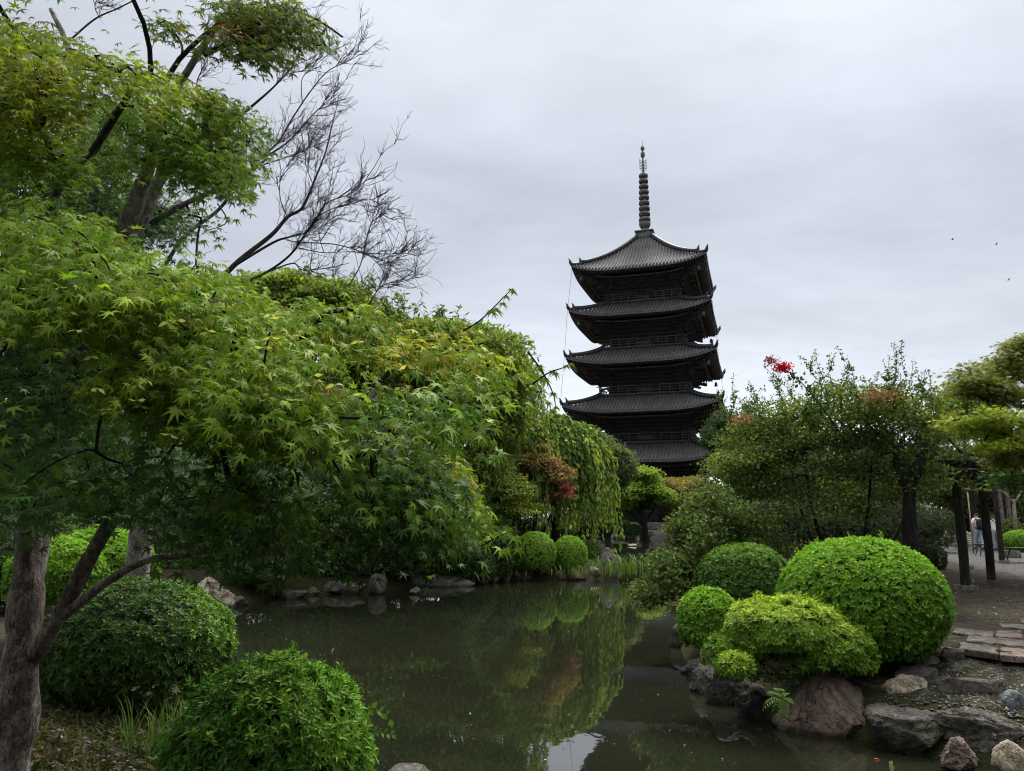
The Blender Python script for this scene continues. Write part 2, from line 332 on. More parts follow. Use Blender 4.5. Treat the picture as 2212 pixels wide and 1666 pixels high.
def tpl_star():
    ang = np.radians([-100, -48, 0, 48, 100]); ln = [.6, .9, 1, .9, .6]; pts = [(0, -.05)]
    for k, (a, r) in enumerate(zip(ang, ln)):
        pts.append((math.sin(a) * r, math.cos(a) * r))
        if k < 4:
            am = (a + ang[k + 1]) / 2; pts.append((math.sin(am) * .3, math.cos(am) * .3))
    pts = np.array(pts); r2 = (pts ** 2).sum(1)
    return np.stack([pts[:, 0], pts[:, 1], -.25 * r2], 1) * .62, np.array([[0, k + 1, k] for k in range(1, len(pts) - 1)])
def tpl_leaf(w=.2, fold=.07, bend=.12):
    V = np.array([[0, 0, 0], [-w, .45, fold], [0, 1, -bend], [w, .45, fold], [0, .5, 0]], float)
    return V, np.array([[0, 4, 1], [1, 4, 2], [0, 3, 4], [3, 2, 4]])
def tpl_quad(w=.25):
    return np.array([[0, 0, 0], [-w, .5, .08], [0, 1, -.05], [w, .5, .08]], float), np.array([[0, 2, 1], [0, 3, 2]])
T_M7, T_STAR, T_LEAF, T_QUAD, T_WIDE, T_WILLOW = [tpl_maple(.2, 1), tpl_maple(.42, 2, 9), tpl_maple(.7, 3, 8), tpl_maple(.05, 4, 11), tpl_maple(.55, 5)], tpl_star(), tpl_leaf(), tpl_quad(), tpl_quad(.34), tpl_quad(.13)
def leaves(mb, tpl, pos, axis, nrm, size, col):
    if isinstance(tpl, list):
        w_ = rng.integers(0, len(tpl), len(pos)); size = np.broadcast_to(np.asarray(size, float), (len(pos),))
        for k_ in range(len(tpl)):
            q_ = w_ == k_
            if q_.any(): leaves(mb, tpl[k_], pos[q_], axis[q_], nrm[q_], size[q_], col[q_])
        return
    tv, tt = tpl; n = len(pos); size = np.broadcast_to(np.asarray(size, float), (n,))
    Y = unit(axis); X = unit(np.cross(Y, nrm)); Z = np.cross(X, Y)
    V = pos[:, None] + size[:, None, None] * (X[:, None] * tv[None, :, :1] + Y[:, None] * tv[None, :, 1:2] + Z[:, None] * tv[None, :, 2:3])
    k = len(tv); Tt = (tt[None] + (np.arange(n) * k)[:, None, None]).reshape(-1, 3)
    mb.add(V.reshape(-1, 3), t=Tt, col=np.repeat(col, k, 0))
def rv(n): return unit(rng.normal(size=(n, 3)))
UP = np.array([0, 0, 1.])
def pal(cols, n, jit=.18):
    cols = np.array(cols, float); a = cols[rng.integers(0, len(cols), n)]; b = cols[rng.integers(0, len(cols), n)]; f = rng.random((n, 1))
    return (a * f + b * (1 - f))
def jitter(c, j=.22):
    n = len(c); v = np.exp(rng.normal(0, j, (n, 1))); h = rng.normal(0, j * .5, (n, 1))
    return np.clip(c * v * np.concatenate([1 + h, 1 - h * .2, 1 + h * .3], 1), .002, .8)
def grow(seeds, targets, rtip=.004, power=.46, bias=.35, npt=5, wob=.12, lift=.0, rmax=None):
    """joins targets to the nearest wood like branching twigs -> point arrays and radii of tubes"""
    seeds = np.asarray(seeds, float); targets = np.asarray(targets, float); n0 = len(seeds); n = len(targets)
    d0 = np.linalg.norm(targets[:, None] - seeds[None], axis=2).min(1); order = np.argsort(d0)
    nodes = np.concatenate([seeds, targets[order]]); par = np.full(n0 + n, -1); path = np.zeros(n0 + n)
    for k in range(n0, n0 + n):
        d = np.linalg.norm(nodes[:k] - nodes[k], axis=1); j = int(np.argmin(d + bias * path[:k])); par[k] = j; path[k] = path[j] + d[j]
    cnt = np.ones(n0 + n)
    for k in range(n0 + n - 1, n0 - 1, -1): cnt[par[k]] += cnt[k]
    ks = np.arange(n0, n0 + n); a = nodes[par[ks]]; b = nodes[ks]; ln = np.linalg.norm(b - a, axis=1)
    t = np.linspace(0, 1, npt)[None, :, None]; off = rng.normal(0, wob, (n, 3)) * ln[:, None]; off[:, 2] += lift * ln
    Pt = a[:, None] * (1 - t) + b[:, None] * t + off[:, None] * (4 * t * (1 - t)) * .6
    r1 = rtip * cnt[ks] ** power; pj = par[ks]; r0 = np.where(pj >= n0, np.minimum(rtip * cnt[pj] ** power, r1 * 1.5), r1 * 1.3)
    if rmax: r0 = np.minimum(r0, rmax); r1 = np.minimum(r1, rmax)
    Rd = r0[:, None] * (1 - t[..., 0]) + r1[:, None] * t[..., 0]
    return Pt, Rd, order
def spline(pts, n):
    pts = np.asarray(pts, float); k = len(pts); u = np.linspace(0, k - 1, n); out = []
    for x in u:
        i = min(int(x), k - 2); f = x - i; p0, p1, p2, p3 = pts[max(i - 1, 0)], pts[i], pts[i + 1], pts[min(i + 2, k - 1)]
        out.append(.5 * (2 * p1 + (p2 - p0) * f + (2 * p0 - 5 * p1 + 4 * p2 - p3) * f * f + (3 * p1 - p0 - 3 * p2 + p3) * f ** 3))
    return np.array(out)
def limb(mb, pts, r0, r1, n=24, sides=12, wob=.06, seed=0):
    c = spline(pts, n); rad = np.linspace(r0, r1, n) if not isinstance(r0, (list, tuple)) else np.interp(np.linspace(0, 1, n), np.linspace(0, 1, len(r0)), r0); V, Q = tubes(c, rad, sides)
    if wob:
        nn = vnoise(V, 4.5, seed) * .7 + vnoise(V, 14, seed + 5) * .3; ctr = np.repeat(np.concatenate([c[:1], c, c[-1:]]), sides, 0); V = V + (V - ctr) * (nn * wob * 4)[:, None]
    mb.add(V, q=Q); return c

# ================================================================== PAGODA
TIMBER = simple('black_timber', (.017, .0145, .0135), .75, .2, .5, 1.2)
TIMBER2 = simple('weathered_timber', (.06, .05, .044), .8, .2, .4, 1.5)
def tile_f(t, n, l, b):
    o = objco(t); a = nz(t, o, .7, 5, .6); f = nz(t, o, 5, 5, .7); g = nz(t, o, 16, 3, .6)
    c = cr(t, a, [(.3, (.062, .062, .067)), (.7, (.105, .102, .103))])
    c = mixc(t, .8, c, cr(t, f, [(.3, (.4, .4, .42)), (.55, (1, 1, 1)), (.75, (1.9, 1.85, 1.8))]), 'MULTIPLY')
    c = mixc(t, cr(t, g, [(.66, (0, 0, 0)), (.72, (.5, .5, .5))]), c, (.3, .29, .28))
    l.new(c, b.inputs['Base Color']); b.inputs['Roughness'].default_value = .8; b.inputs['Specular IOR Level'].default_value = .12
TILE = mat('grey_roof_tile', tile_f)
TILED = simple('dark_roof_tile', (.03, .03, .034), .6, .3, .4, 3)
BRONZE = simple('aged_bronze', (.06, .065, .06), .6, .3, .45, 2.5)
def make_pagoda():
    root = thing('pagoda', 'tall black five storied wooden pagoda with grey tiled roofs and bronze spire', 'pagoda', (18.805, 103.657, .7), None, R(-17.82))
    ORG[root.name] = np.zeros(3)       # built in its own coordinates
    tips = [9.75, 16.05, 22.37, 28.72, 34.87]; hws = [10.35, 9.91, 9.44, 9.07, 8.72]; wall = [4.9, 4.75, 4.45, 4.15, 3.85]; bal = [0, 6.15, 5.95, 5.6, 5.1]
    V, Q = box(-7, 7, -7, 7, -.3, .9); build('stone_base', V, Q, RK_GREY, root)
    rot = lambda V, k: V @ np.array([[math.cos(k * math.pi / 2), math.sin(k * math.pi / 2), 0], [-math.sin(k * math.pi / 2), math.cos(k * math.pi / 2), 0], [0, 0, 1]])
    for k in range(5):
        we, T, ww = hws[k], tips[k], wall[k]; lift = 1.0; ze = T - .45 - lift; top = k == 4
        wi, rise = (1.05, 40.0 - ze) if top else (bal[k + 1] - .35, 2.55)
        a1 = .55 if top else .7
        def surf(u, t, dz=0):
            wt = we + (wi - we) * t; z = ze + rise * (a1 * t + (1 - a1) * t * t) + lift * np.clip((np.abs(u) - .25) / .75, 0, 1) ** 2.6 * (1 - t) ** 1.6 + dz
            return np.stack([u * wt, -wt + 0 * u, z], -1)
        # tiled sheet
        uu, tt = np.meshgrid(np.linspace(-1, 1, 41), np.linspace(0, 1, 11)); S = surf(uu, tt)
        i = np.arange(10)[:, None] * 41 + np.arange(40)[None]; q = np.stack([i, i + 1, i + 42, i + 41], -1).reshape(-1, 4)
        rb = MB(); un = MB(); rf = MB(); hr = []
        for s in range(4):
            rb.add(rot(S.reshape(-1, 3), s), q=q)
            e0 = surf(np.linspace(-1, 1, 41), np.zeros(41)); e1 = e0.copy(); e1[:, 2] -= .22; e2 = e1.copy(); e2[:, 1] += .05; e2[:, 2] -= .1
            ee = np.concatenate([e0, e1]); j = np.arange(40); fq = np.stack([j, j + 41, j + 42, j + 1], -1)
            rb.add(rot(ee, s), q=fq)
            # underside
            inn = surf(np.linspace(-1, 1, 41), np.zeros(41)); f = (ww + 1.2) / we; inn[:, 0] *= f; inn[:, 1] *= f; inn[:, 2] = ze + .35 + 0 * inn[:, 2]
            un.add(rot(np.concatenate([e1, inn]), s), q=np.stack([j, j + 41, j + 42, j + 1], -1))
            # tile ribs
            xs = np.arange(-we + .2, we - .1, .44); te = np.clip((we - np.abs(xs)) / (we - wi), 0, 1); tp = np.linspace(0, 1, 7)[None] * te[:, None]
            wt = we + (wi - we) * tp; RP = surf(xs[:, None] / wt, tp, .05); RP[:, 0, 1] -= .04
            V, Q = tubes(RP, np.full(RP.shape[:2], .115), 6); rb.add(rot(V, s), q=Q)
            # two tiers of rafters
            for (o0, o1, d0, d1, rad) in ((.12, 1.9, .34, .42, .085), (1.5, we - ww - 1, .62, .55, .1)):
                xs = np.arange(-we + .25, we, .36); xs = xs[np.abs(xs) < we - o0]; u = xs / we
                eo = surf(u, 0 * u); l0 = eo[:, 2] - (ze)
                oo1 = np.minimum(o1, we - np.abs(xs) * 1.0 + 0 * xs); oo1 = np.where(np.abs(xs) > we - o1, we - np.abs(xs), o1); oo1 = np.maximum(oo1, o0 + .1)
                a = np.stack([xs, -we + o0 + 0 * xs, ze + l0 * (1 - o0 / we) - d0], -1); b_ = np.stack([xs, -we + oo1, ze + l0 * np.clip(1 - oo1 / 4, 0, 1) - d1 + .25 * oo1 / 2], -1)
                V, Q = tubes(np.stack([a, b_], 1), np.full((len(xs), 2), rad), 4); rf.add(rot(V, s), q=Q)
            ed = surf(np.linspace(-1, 1, 30), np.zeros(30)); ed[:, 1] += 1.75; ed[:, 0] *= (we - 1.75) / we; ed[:, 2] -= .62 + .0
            V, Q = tubes(ed, np.full(30, .13), 4); rf.add(rot(V, s), q=Q)
            # hip ridge of this corner
            h = MB(); t_ = np.linspace(.0, .2, 8); p = surf(np.ones(8), t_, .16); V, Q = tubes(p, np.full(8, .2), 6); h.add(V, q=Q)
            t_ = np.linspace(.15, 1, 16); p = surf(np.ones(16), t_, .34); V, Q = tubes(p, np.linspace(.26, .3, 16), 6); h.add(V, q=Q)
            for t0, hh in ((0, .75), (.15, .8)):
                b0 = surf(np.array([1.]), np.array([t0]), .1)[0]; d = np.array([1, -1, 0]) * .7071
                p = np.array([b0 - d * .1, b0 + d * .15 + UP * hh * .45, b0 + d * .2 + UP * hh * .8, b0 + d * .42 + UP * hh * 1.1])
                V, Q = tubes(p, np.array([.24, .2, .12, .03]), 6); h.add(V, q=Q)
            hr.append((h, s))
            # corner beam with bell
            V, Q = tubes(np.array([[ww + .4, -ww - .4, ze - .2], [we - .6, -we + .6, ze + lift - .75]]), np.array([.2, .2]), 4); un.add(rot(V, s), q=Q)
        roof = rb.build('roof', TILE, root)
        un.build('eave_underside', TIMBER, roof); rf.build('rafters', TIMBER2, roof)
        for h, s in hr:
            h.V = [rot(v, s) for v in h.V]; h.build('hip_ridge', TILED, roof)
        for s in range(4):
            cpt = np.array([we - 1.1, -we + 1.1, ze + lift - 1.05])
            V, Q = lathe([(.01, 0), (.03, -.25), (.16, -.3), (.2, -.5), (.24, -.85), (.0, -.85)], 10, cpt); build('wind_bell', rot(V, s), Q, BRONZE, roof)
        # body
        zb = .9 if k == 0 else tips[k - 1] - 1.45 + 2.55 + .1
        wb = MB(); V, Q = box(-ww, ww, -ww, ww, zb - .6, ze + .3); wb.add(V, q=Q)
        bk = MB()
        for j, (o_, z0, z1) in enumerate(((.45, -2.0, -1.6), (1.0, -1.6, -1.15), (1.6, -1.15, -.7), (2.1, -.7, -.28))):
            V, Q = box(-ww - o_, ww + o_, -ww - o_, ww + o_, ze + z0 + .004 * j, ze + z1); bk.add(V, q=Q)
        for s in range(4):
            cx = np.array([-ww, -ww / 3, ww / 3, ww])
            for z in (zb + .1, zb + 1.0, ze - 2.1):
                V, Q = box(-ww - .12, ww + .12, -ww - .16, -ww + .02, z, z + .22); wb.add(rot(V, s), q=Q)
            for x in cx:
                V, Q = tubes(np.array([[x, -ww, zb], [x, -ww, ze - 1.6]]), np.array([.28, .26]), 10); wb.add(rot(V, s), q=Q)
                for (z0, out, z1) in ((-.75, 2.9, -1.15), (-1.2, 1.9, -1.25)):
                    V, Q = tubes(np.array([[x, -ww, ze + z0], [x, -ww - out, ze + z1]]), np.array([.17, .15]), 4); bk.add(rot(V, s), q=Q)
                V, Q = box(x - .75, x + .75, -ww - 1.35, -ww - 1.1, ze - 1.5, ze - 1.2); bk.add(rot(V, s), q=Q)
            for z0, o_ in ((-.9, 3.3), (-1.35, 2.3)):
                V, Q = tubes(np.array([[ww, -ww, ze + z0 + .3], [ww + o_ * .8, -ww - o_ * .8, ze + z0]]), np.array([.22, .2]), 4); bk.add(rot(V, s), q=Q)
        wob_ = wb.build('wall', TIMBER, root); bk.build('eave_bracket', TIMBER, root)
        for s in range(4):
            V, Q = box(-ww / 3 + .32, ww / 3 - .32, -ww - .08, -ww - .01, zb + .35, ze - 2.3); build('door', rot(V, s), Q, TIMBER2, wob_)
        if k:
            bw = bal[k]; r_ = MB(); V, Q = box(-bw, bw, -bw, bw, zb - .1, zb + .12); r_.add(V, q=Q)
            V, Q = box(-bw + .35, bw - .35, -bw + .35, bw - .35, zb - .75, zb - .09); r_.add(V, q=Q)
            dk = r_.build('balcony', TIMBER2, root); rl = MB()
            for s in range(4):
                for z, r0, ext in ((.32, .06, .0), (.62, .045, .0), (1.0, .075, .35)):
                    for a, b_ in ([(-bw + .12, bw - .12)] if z < .5 else [(-bw + .12 - ext, -.75), (.75, bw - .12 + ext)]):
                        V, Q = tubes(np.array([[a, -bw + .15, zb + .12 + z], [b_, -bw + .15, zb + .12 + z]]), np.array([r0, r0]), 4); rl.add(rot(V, s), q=Q)
                for x in np.concatenate([np.linspace(-bw + .15, -.75, 5), np.linspace(.75, bw - .15, 5)]):
                    V, Q = tubes(np.array([[x, -bw + .15, zb + .1], [x, -bw + .15, zb + 1.15]]), np.array([.075, .075]), 4); rl.add(rot(V, s), q=Q)
            rl.build('railing', TIMBER2, dk)
    # lightning wires down the corners
    for sx in (-1, 1):
        V, Q = tubes(np.array([[sx * 8.6, -8.6, 34.2], [sx * 9.2, -9.2, 27.9], [sx * 9.6, -9.6, 21.6], [sx * 10.1, -10.1, 15.0]]), np.full(4, .022), 4); build('conductor_wire', V, Q, BRONZE, root)
    sp = MB(); V, Q = box(-1.15, 1.15, -1.15, 1.15, 39.6, 40.95); sp.add(V, q=Q); V, Q = box(-1.3, 1.3, -1.3, 1.3, 40.95, 41.12); sp.add(V, q=Q)
    V, Q = lathe([(.85, 41.12), (.82, 41.35), (.6, 41.6), (.35, 41.68), (.35, 41.75), (.62, 41.85), (.8, 42.2), (.84, 42.6), (.7, 42.6), (.3, 42.3), (.2, 42.5), (.18, 50.3), (.12, 50.4), (.1, 52.3), (.14, 52.5),
                  (.3, 52.62), (.3, 53.2), (.12, 53.3), (.1, 53.5), (.26, 53.65), (.3, 53.9), (.18, 54.15), (.03, 54.3), (.015, 55.1)], 16); sp.add(V, q=Q)
    spire = sp.build('spire', BRONZE, root)
    for i in range(9):
        r_ = MB(); z = 43.05 + i * .825; r = .8 - .022 * i
        V, Q = lathe([(r - .1, z - .2), (r, z - .22), (r + .03, z), (r, z + .22), (r - .1, z + .2), (r - .1, z - .2)], 18); r_.add(V, q=Q)
        V, Q = lathe([(.19, z - .3), (.3, z - .22), (.3, z + .2), (.19, z + .28)], 12); r_.add(V, q=Q)
        for a in np.arange(4) * math.pi / 4:
            d = np.array([math.cos(a), math.sin(a), 0]) * (r - .05); V, Q = tubes(np.array([-d, d]) + UP * (z + .12), np.array([.06, .06]), 4); r_.add(V, q=Q)
        r_.build('spire_ring', BRONZE, spire)
    fl = MB()
    for a in np.arange(4) * math.pi / 2 + .3:
        d = np.array([math.cos(a), math.sin(a), 0])
        for z0 in np.linspace(50.5, 51.9, 7):
            V, Q = tubes(np.array([d * .08 + UP * z0, d * .42 + UP * (z0 + .1), d * .5 + UP * (z0 + .45)]), np.array([.05, .045, .02]), 4); fl.add(V, q=Q)
    fl.build('flame_finial', BRONZE, spire)
make_pagoda()

# ================================================================== TREES
def sprays(mb, ctr, out, per, rad, size, cols, tpl, droop=.6, thick=.26, clumpj=.18):
    """layers of leaves round each twig end, tips drooping outwards"""
    m = len(ctr); n = m * per; k = np.repeat(np.arange(m), per)
    o = unit(out)[k]; side = unit(np.cross(o, UP) + 1e-6); a = rng.uniform(-1, 1, n); b = rng.uniform(-1, 1, n)
    rr_ = np.broadcast_to(rad, (m,))[k]
    off = side * (a * rr_)[:, None] + o * (b * rr_)[:, None]
    off[:, 2] += rng.normal(0, thick * rr_) - .55 * np.maximum(b, -.3) * rr_ - .35 * a * a * rr_
    fan = unit(o * .75 + side * a[:, None] * .9 + rng.normal(0, .35, (n, 3)))
    ax = unit(fan * .8 - UP * (droop + rng.normal(0, .28, n))[:, None]); nm = unit(UP * .75 + o * .8 + rng.normal(0, .32, (n, 3)))
    c = jitter(cols[k], clumpj)
    leaves(mb, tpl, ctr[k] + off, ax, nm, size * rng.uniform(.5, 1.2, n), c)
def region(poly, y0, y1, n, gate=None):
    m = n if gate is None else n * 4
    p = fill_poly(poly, m); Y = rng.uniform(y0, y1, m); c = np.array([P(a, b, q) for (a, b), q in zip(p, Y)])
    if gate is not None:      # twigs lie in tilted layers with gaps between
        g = np.array([mnoise.noise(Vector((v[0] * 1.5, v[1] * 1.1, (v[2] + .28 * v[0]) * 4.6))) for v in c]); k = np.argsort(-g + rng.normal(0, gate, m))[:n]; c, p = c[k], p[k]
    return c, p
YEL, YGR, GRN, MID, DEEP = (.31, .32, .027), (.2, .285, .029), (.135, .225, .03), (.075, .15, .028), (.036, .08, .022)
ORA, OLI, RUST = (.36, .15, .025), (.13, .15, .028), (.22, .08, .03)

# ---- front maple
def front_maple():
    b = G(25, 1668, .68); root = thing('maple_tree', 'big foreground maple with leaning bark trunk and sweeping green leaf canopy over the pond', 'tree', (b[0], b[1], .6))
    mb = MB(); Y0 = b[1]
    tr = limb(mb, [P(10, 1760, Y0), P(24, 1640, Y0), P(40, 1480, Y0), P(52, 1330, Y0 + .03), P(60, 1170, Y0 + .1), P(72, 1000, Y0 + .15), P(60, 800, Y0), P(30, 560, Y0 - .2), P(10, 330, Y0 - .3), P(-10, 60, Y0 - .4)], .118, .045, 44, 16, .11, 2)
    l1 = limb(mb, [P(70, 1420, Y0), P(120, 1345, Y0 - .05), P(180, 1230, Y0 - .1), P(228, 1145, Y0 - .15), P(275, 1060, Y0 - .2), P(330, 930, Y0 - .4), P(420, 820, Y0 - .6), P(560, 760, Y0 - .8), P(720, 760, Y0 - 1.0), P(900, 800, Y0 - 1.1), P(1050, 790, Y0 - 1.1)], .058, .011, 40, 12, .07, 3)
    l2 = limb(mb, [P(125, 1340, Y0 - .05), P(200, 1280, Y0 - .15), P(270, 1232, Y0 - .25), P(340, 1205, Y0 - .3), P(420, 1195, Y0 - .3), P(540, 1150, Y0 - .35), P(700, 1110, Y0 - .5), P(860, 1120, Y0 - .6), P(1000, 1160, Y0 - .7)], .030, .008, 34, 10, .07, 4)
    l3 = limb(mb, [P(72, 1000, Y0 + .15), P(150, 800, Y0 - .3), P(260, 700, Y0 - .8), P(340, 640, Y0 - 1.2), P(420, 700, Y0 - 1.6), P(520, 720, Y0 - 1.9)], .05, .01, 26, 9, .06, 5)
    l4 = limb(mb, [P(60, 800, Y0), P(90, 600, Y0 - .6), P(120, 420, Y0 - 1), P(200, 330, Y0 - 1.2)], .045, .012, 20, 9, .06, 6)
    mb.build('trunk', BARK, root, smooth=True)
    cen = P(150, 900, 5.6)
    spec = [  # polygon, depth range, twig ends, leaves each, radius, leaf size, palette, template
        ([(215, 660), (300, 590), (460, 575), (570, 660), (680, 715), (780, 730), (900, 735), (1000, 715), (1080, 750), (1130, 795), (1145, 830), (1100, 850), (1020, 870), (940, 880), (840, 905), (700, 905), (560, 930), (430, 900), (330, 860), (240, 840), (215, 800), (270, 750)], 2.55, 4.0, 470, 17, .155, .08, [YGR, YGR, GRN, GRN, YGR], T_M7),
        ([(680, 660), (740, 650), (800, 680), (820, 720), (740, 740), (680, 710)], 3.0, 3.6, 26, 14, .13, .085, [YGR, GRN], T_M7),
        ([(560, 700), (760, 720), (900, 740), (1040, 730), (1070, 760), (900, 790), (700, 780), (560, 760)], 2.7, 3.4, 45, 14, .14, .085, [YEL, YGR, YGR, GRN], T_M7),
        ([(220, 790), (420, 830), (640, 870), (860, 870), (980, 850), (980, 900), (760, 920), (560, 925), (380, 895), (260, 860)], 2.4, 3.2, 105, 15, .15, .095, [GRN, MID, GRN, YGR], T_M7),
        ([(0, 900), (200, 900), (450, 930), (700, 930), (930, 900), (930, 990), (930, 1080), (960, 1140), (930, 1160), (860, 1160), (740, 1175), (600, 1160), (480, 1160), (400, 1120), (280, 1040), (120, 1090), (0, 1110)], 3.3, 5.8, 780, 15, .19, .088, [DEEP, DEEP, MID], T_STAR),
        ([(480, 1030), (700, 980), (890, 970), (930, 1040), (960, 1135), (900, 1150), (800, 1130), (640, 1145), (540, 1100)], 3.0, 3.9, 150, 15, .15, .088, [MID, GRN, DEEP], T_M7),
        ([(930, 935), (962, 930), (990, 1010), (1005, 1080), (1000, 1150), (980, 1150), (965, 1060), (940, 990)], 3.7, 4.3, 90, 22, .10, .062, [YEL, YGR, YGR, GRN], T_M7),
        ([(985, 1110), (1030, 1110), (1035, 1150), (1005, 1175), (980, 1160)], 3.2, 3.8, 10, 9, .11, .085, [GRN, YGR], T_M7),
        ([(0, 340), (110, 400), (190, 440), (250, 520), (285, 600), (220, 690), (130, 690), (0, 670)], 2.7, 4.1, 190, 16, .17, .08, [YGR, GRN, GRN], T_M7),
        ([(0, 290), (130, 300), (150, 440), (0, 460)], 3.3, 4.7, 100, 15, .17, .08, [GRN, YGR, MID], T_M7),
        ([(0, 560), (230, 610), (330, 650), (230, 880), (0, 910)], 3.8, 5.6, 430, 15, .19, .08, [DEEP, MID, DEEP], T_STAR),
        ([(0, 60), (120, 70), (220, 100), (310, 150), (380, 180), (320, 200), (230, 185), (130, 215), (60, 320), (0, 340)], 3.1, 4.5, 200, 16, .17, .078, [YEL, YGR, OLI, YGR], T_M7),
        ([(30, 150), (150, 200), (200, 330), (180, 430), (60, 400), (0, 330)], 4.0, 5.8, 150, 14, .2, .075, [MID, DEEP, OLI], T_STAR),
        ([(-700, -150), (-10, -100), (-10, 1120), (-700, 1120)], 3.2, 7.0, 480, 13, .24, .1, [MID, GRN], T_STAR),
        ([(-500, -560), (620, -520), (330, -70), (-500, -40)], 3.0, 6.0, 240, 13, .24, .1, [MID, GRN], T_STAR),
    ]
    lf = MB(); allc = []
    for poly, y0, y1, n, per, rad, size, pc, tpl in spec:
        c, _ = region(poly, y0, y1, n, .1 if tpl is T_M7 else .25); out = c - cen; out[:, 1] -= 1.2; out[:, 2] *= .4; out[:, :2] += rng.normal(0, .35, (n, 2))
        sprays(lf, c, out, per, rad, size, pal(pc, n), tpl); allc.append(c[: int(n * .6)])
    n = 900; c = np.stack([rng.uniform(-6, -.4, n), rng.uniform(-3.5, 2.6, n), rng.uniform(1.6, 5.6, n)], 1); c = c[(c[:, 2] > 2.35 + np.maximum(c[:, 1], 0) * .95) & ~((c[:, 1] > -1) & (c[:, 2] < 2.9))]; n = len(c)  # unseen sprays added behind the viewer to darken the lower left canopy
    sprays(lf, c, c - np.array([-3, 5, 2.]), 13, .26, .1, pal([MID, GRN], n), T_STAR)
    # orange leaves here and there in the sun crown, and pale winged seeds
    c, _ = region([(560, 690), (1000, 720), (1120, 800), (900, 850), (600, 850)], 2.6, 3.4, 9); o_ = c - cen; sprays(lf, c, o_, 3, .05, .055, pal([ORA, RUST], 9), T_M7)
    c, _ = region([(0, 600), (300, 600), (900, 760), (1000, 1000), (560, 1000), (200, 900)], 2.5, 3.2, 130); n = 130
    for s_ in (-1, 1): leaves(lf, T_LEAF, c, unit(rv(n) * .4 + np.array([s_, 0, -.3])), rv(n), .034, jitter(pal([(.4, .42, .16)], n), .1))
    # slim shoots with single leaves reaching into the sky and over the water
    tw = []
    for pts, lv in (([(1000, 715), (1040, 690), (1075, 655), (1105, 625)], [(1030, 700, .085), (1060, 672, .075), (1068, 668, .085), (1092, 640, .055), (1105, 625, .055), (1108, 630, .05), (1085, 655, .06)]),
                    ([(1150, 830), (1185, 805), (1215, 795), (1232, 786)], [(1165, 815, .07), (1193, 802, .065), (1200, 806, .06), (1222, 790, .05), (1234, 786, .045)]),
                    ([(1040, 1180), (1075, 1160), (1105, 1148)], [(1050, 1175, .08), (1075, 1150, .085), (1098, 1140, .08), (1112, 1160, .085), (1120, 1185, .07), (1090, 1190, .08)]),
                    ([(1140, 760), (1170, 800), (1195, 850), (1200, 880)], [(1165, 790, .07), (1180, 820, .07), (1195, 850, .06), (1200, 880, .05), (1185, 870, .06)]),
                    ([(470, 440), (490, 480), (440, 500)], [(490, 470, .07), (510, 475, .07), (460, 500, .07), (440, 520, .07), (470, 530, .075), (430, 545, .07)])):
        Yd = 3.1 if pts[0][0] > 900 else 3.6
        tw.append(np.array([P(a, b_, Yd) for a, b_ in spline(np.array(pts, float), 8)]))
        for a, b_, s_ in lv:
            leaves(lf, T_M7[1], np.array([P(a, b_, Yd)]), np.array([[rng.normal(.2, .4), -.4, -.8]]), np.array([[.1, -.7, .6]]), s_ * 1.05, jitter(np.array([GRN]), .15))
    crown = lf.build('crown', LEAF, root)
    br = MB(); V, Q = tubes(np.array(tw), np.tile(np.linspace(.004, .0018, 8), (len(tw), 1)), 5); br.add(V, q=Q)
    seeds = np.concatenate([tr[14:], l1[8:], l2[10:], l3, l4]); Pt, Rd, _ = grow(seeds, np.concatenate(allc), .0032, .44, .25, 6, .10, .0, .03); V, Q = tubes(Pt, Rd, 5, False); br.add(V, q=Q)
    br.build('branch', BARKD, root)
front_maple()

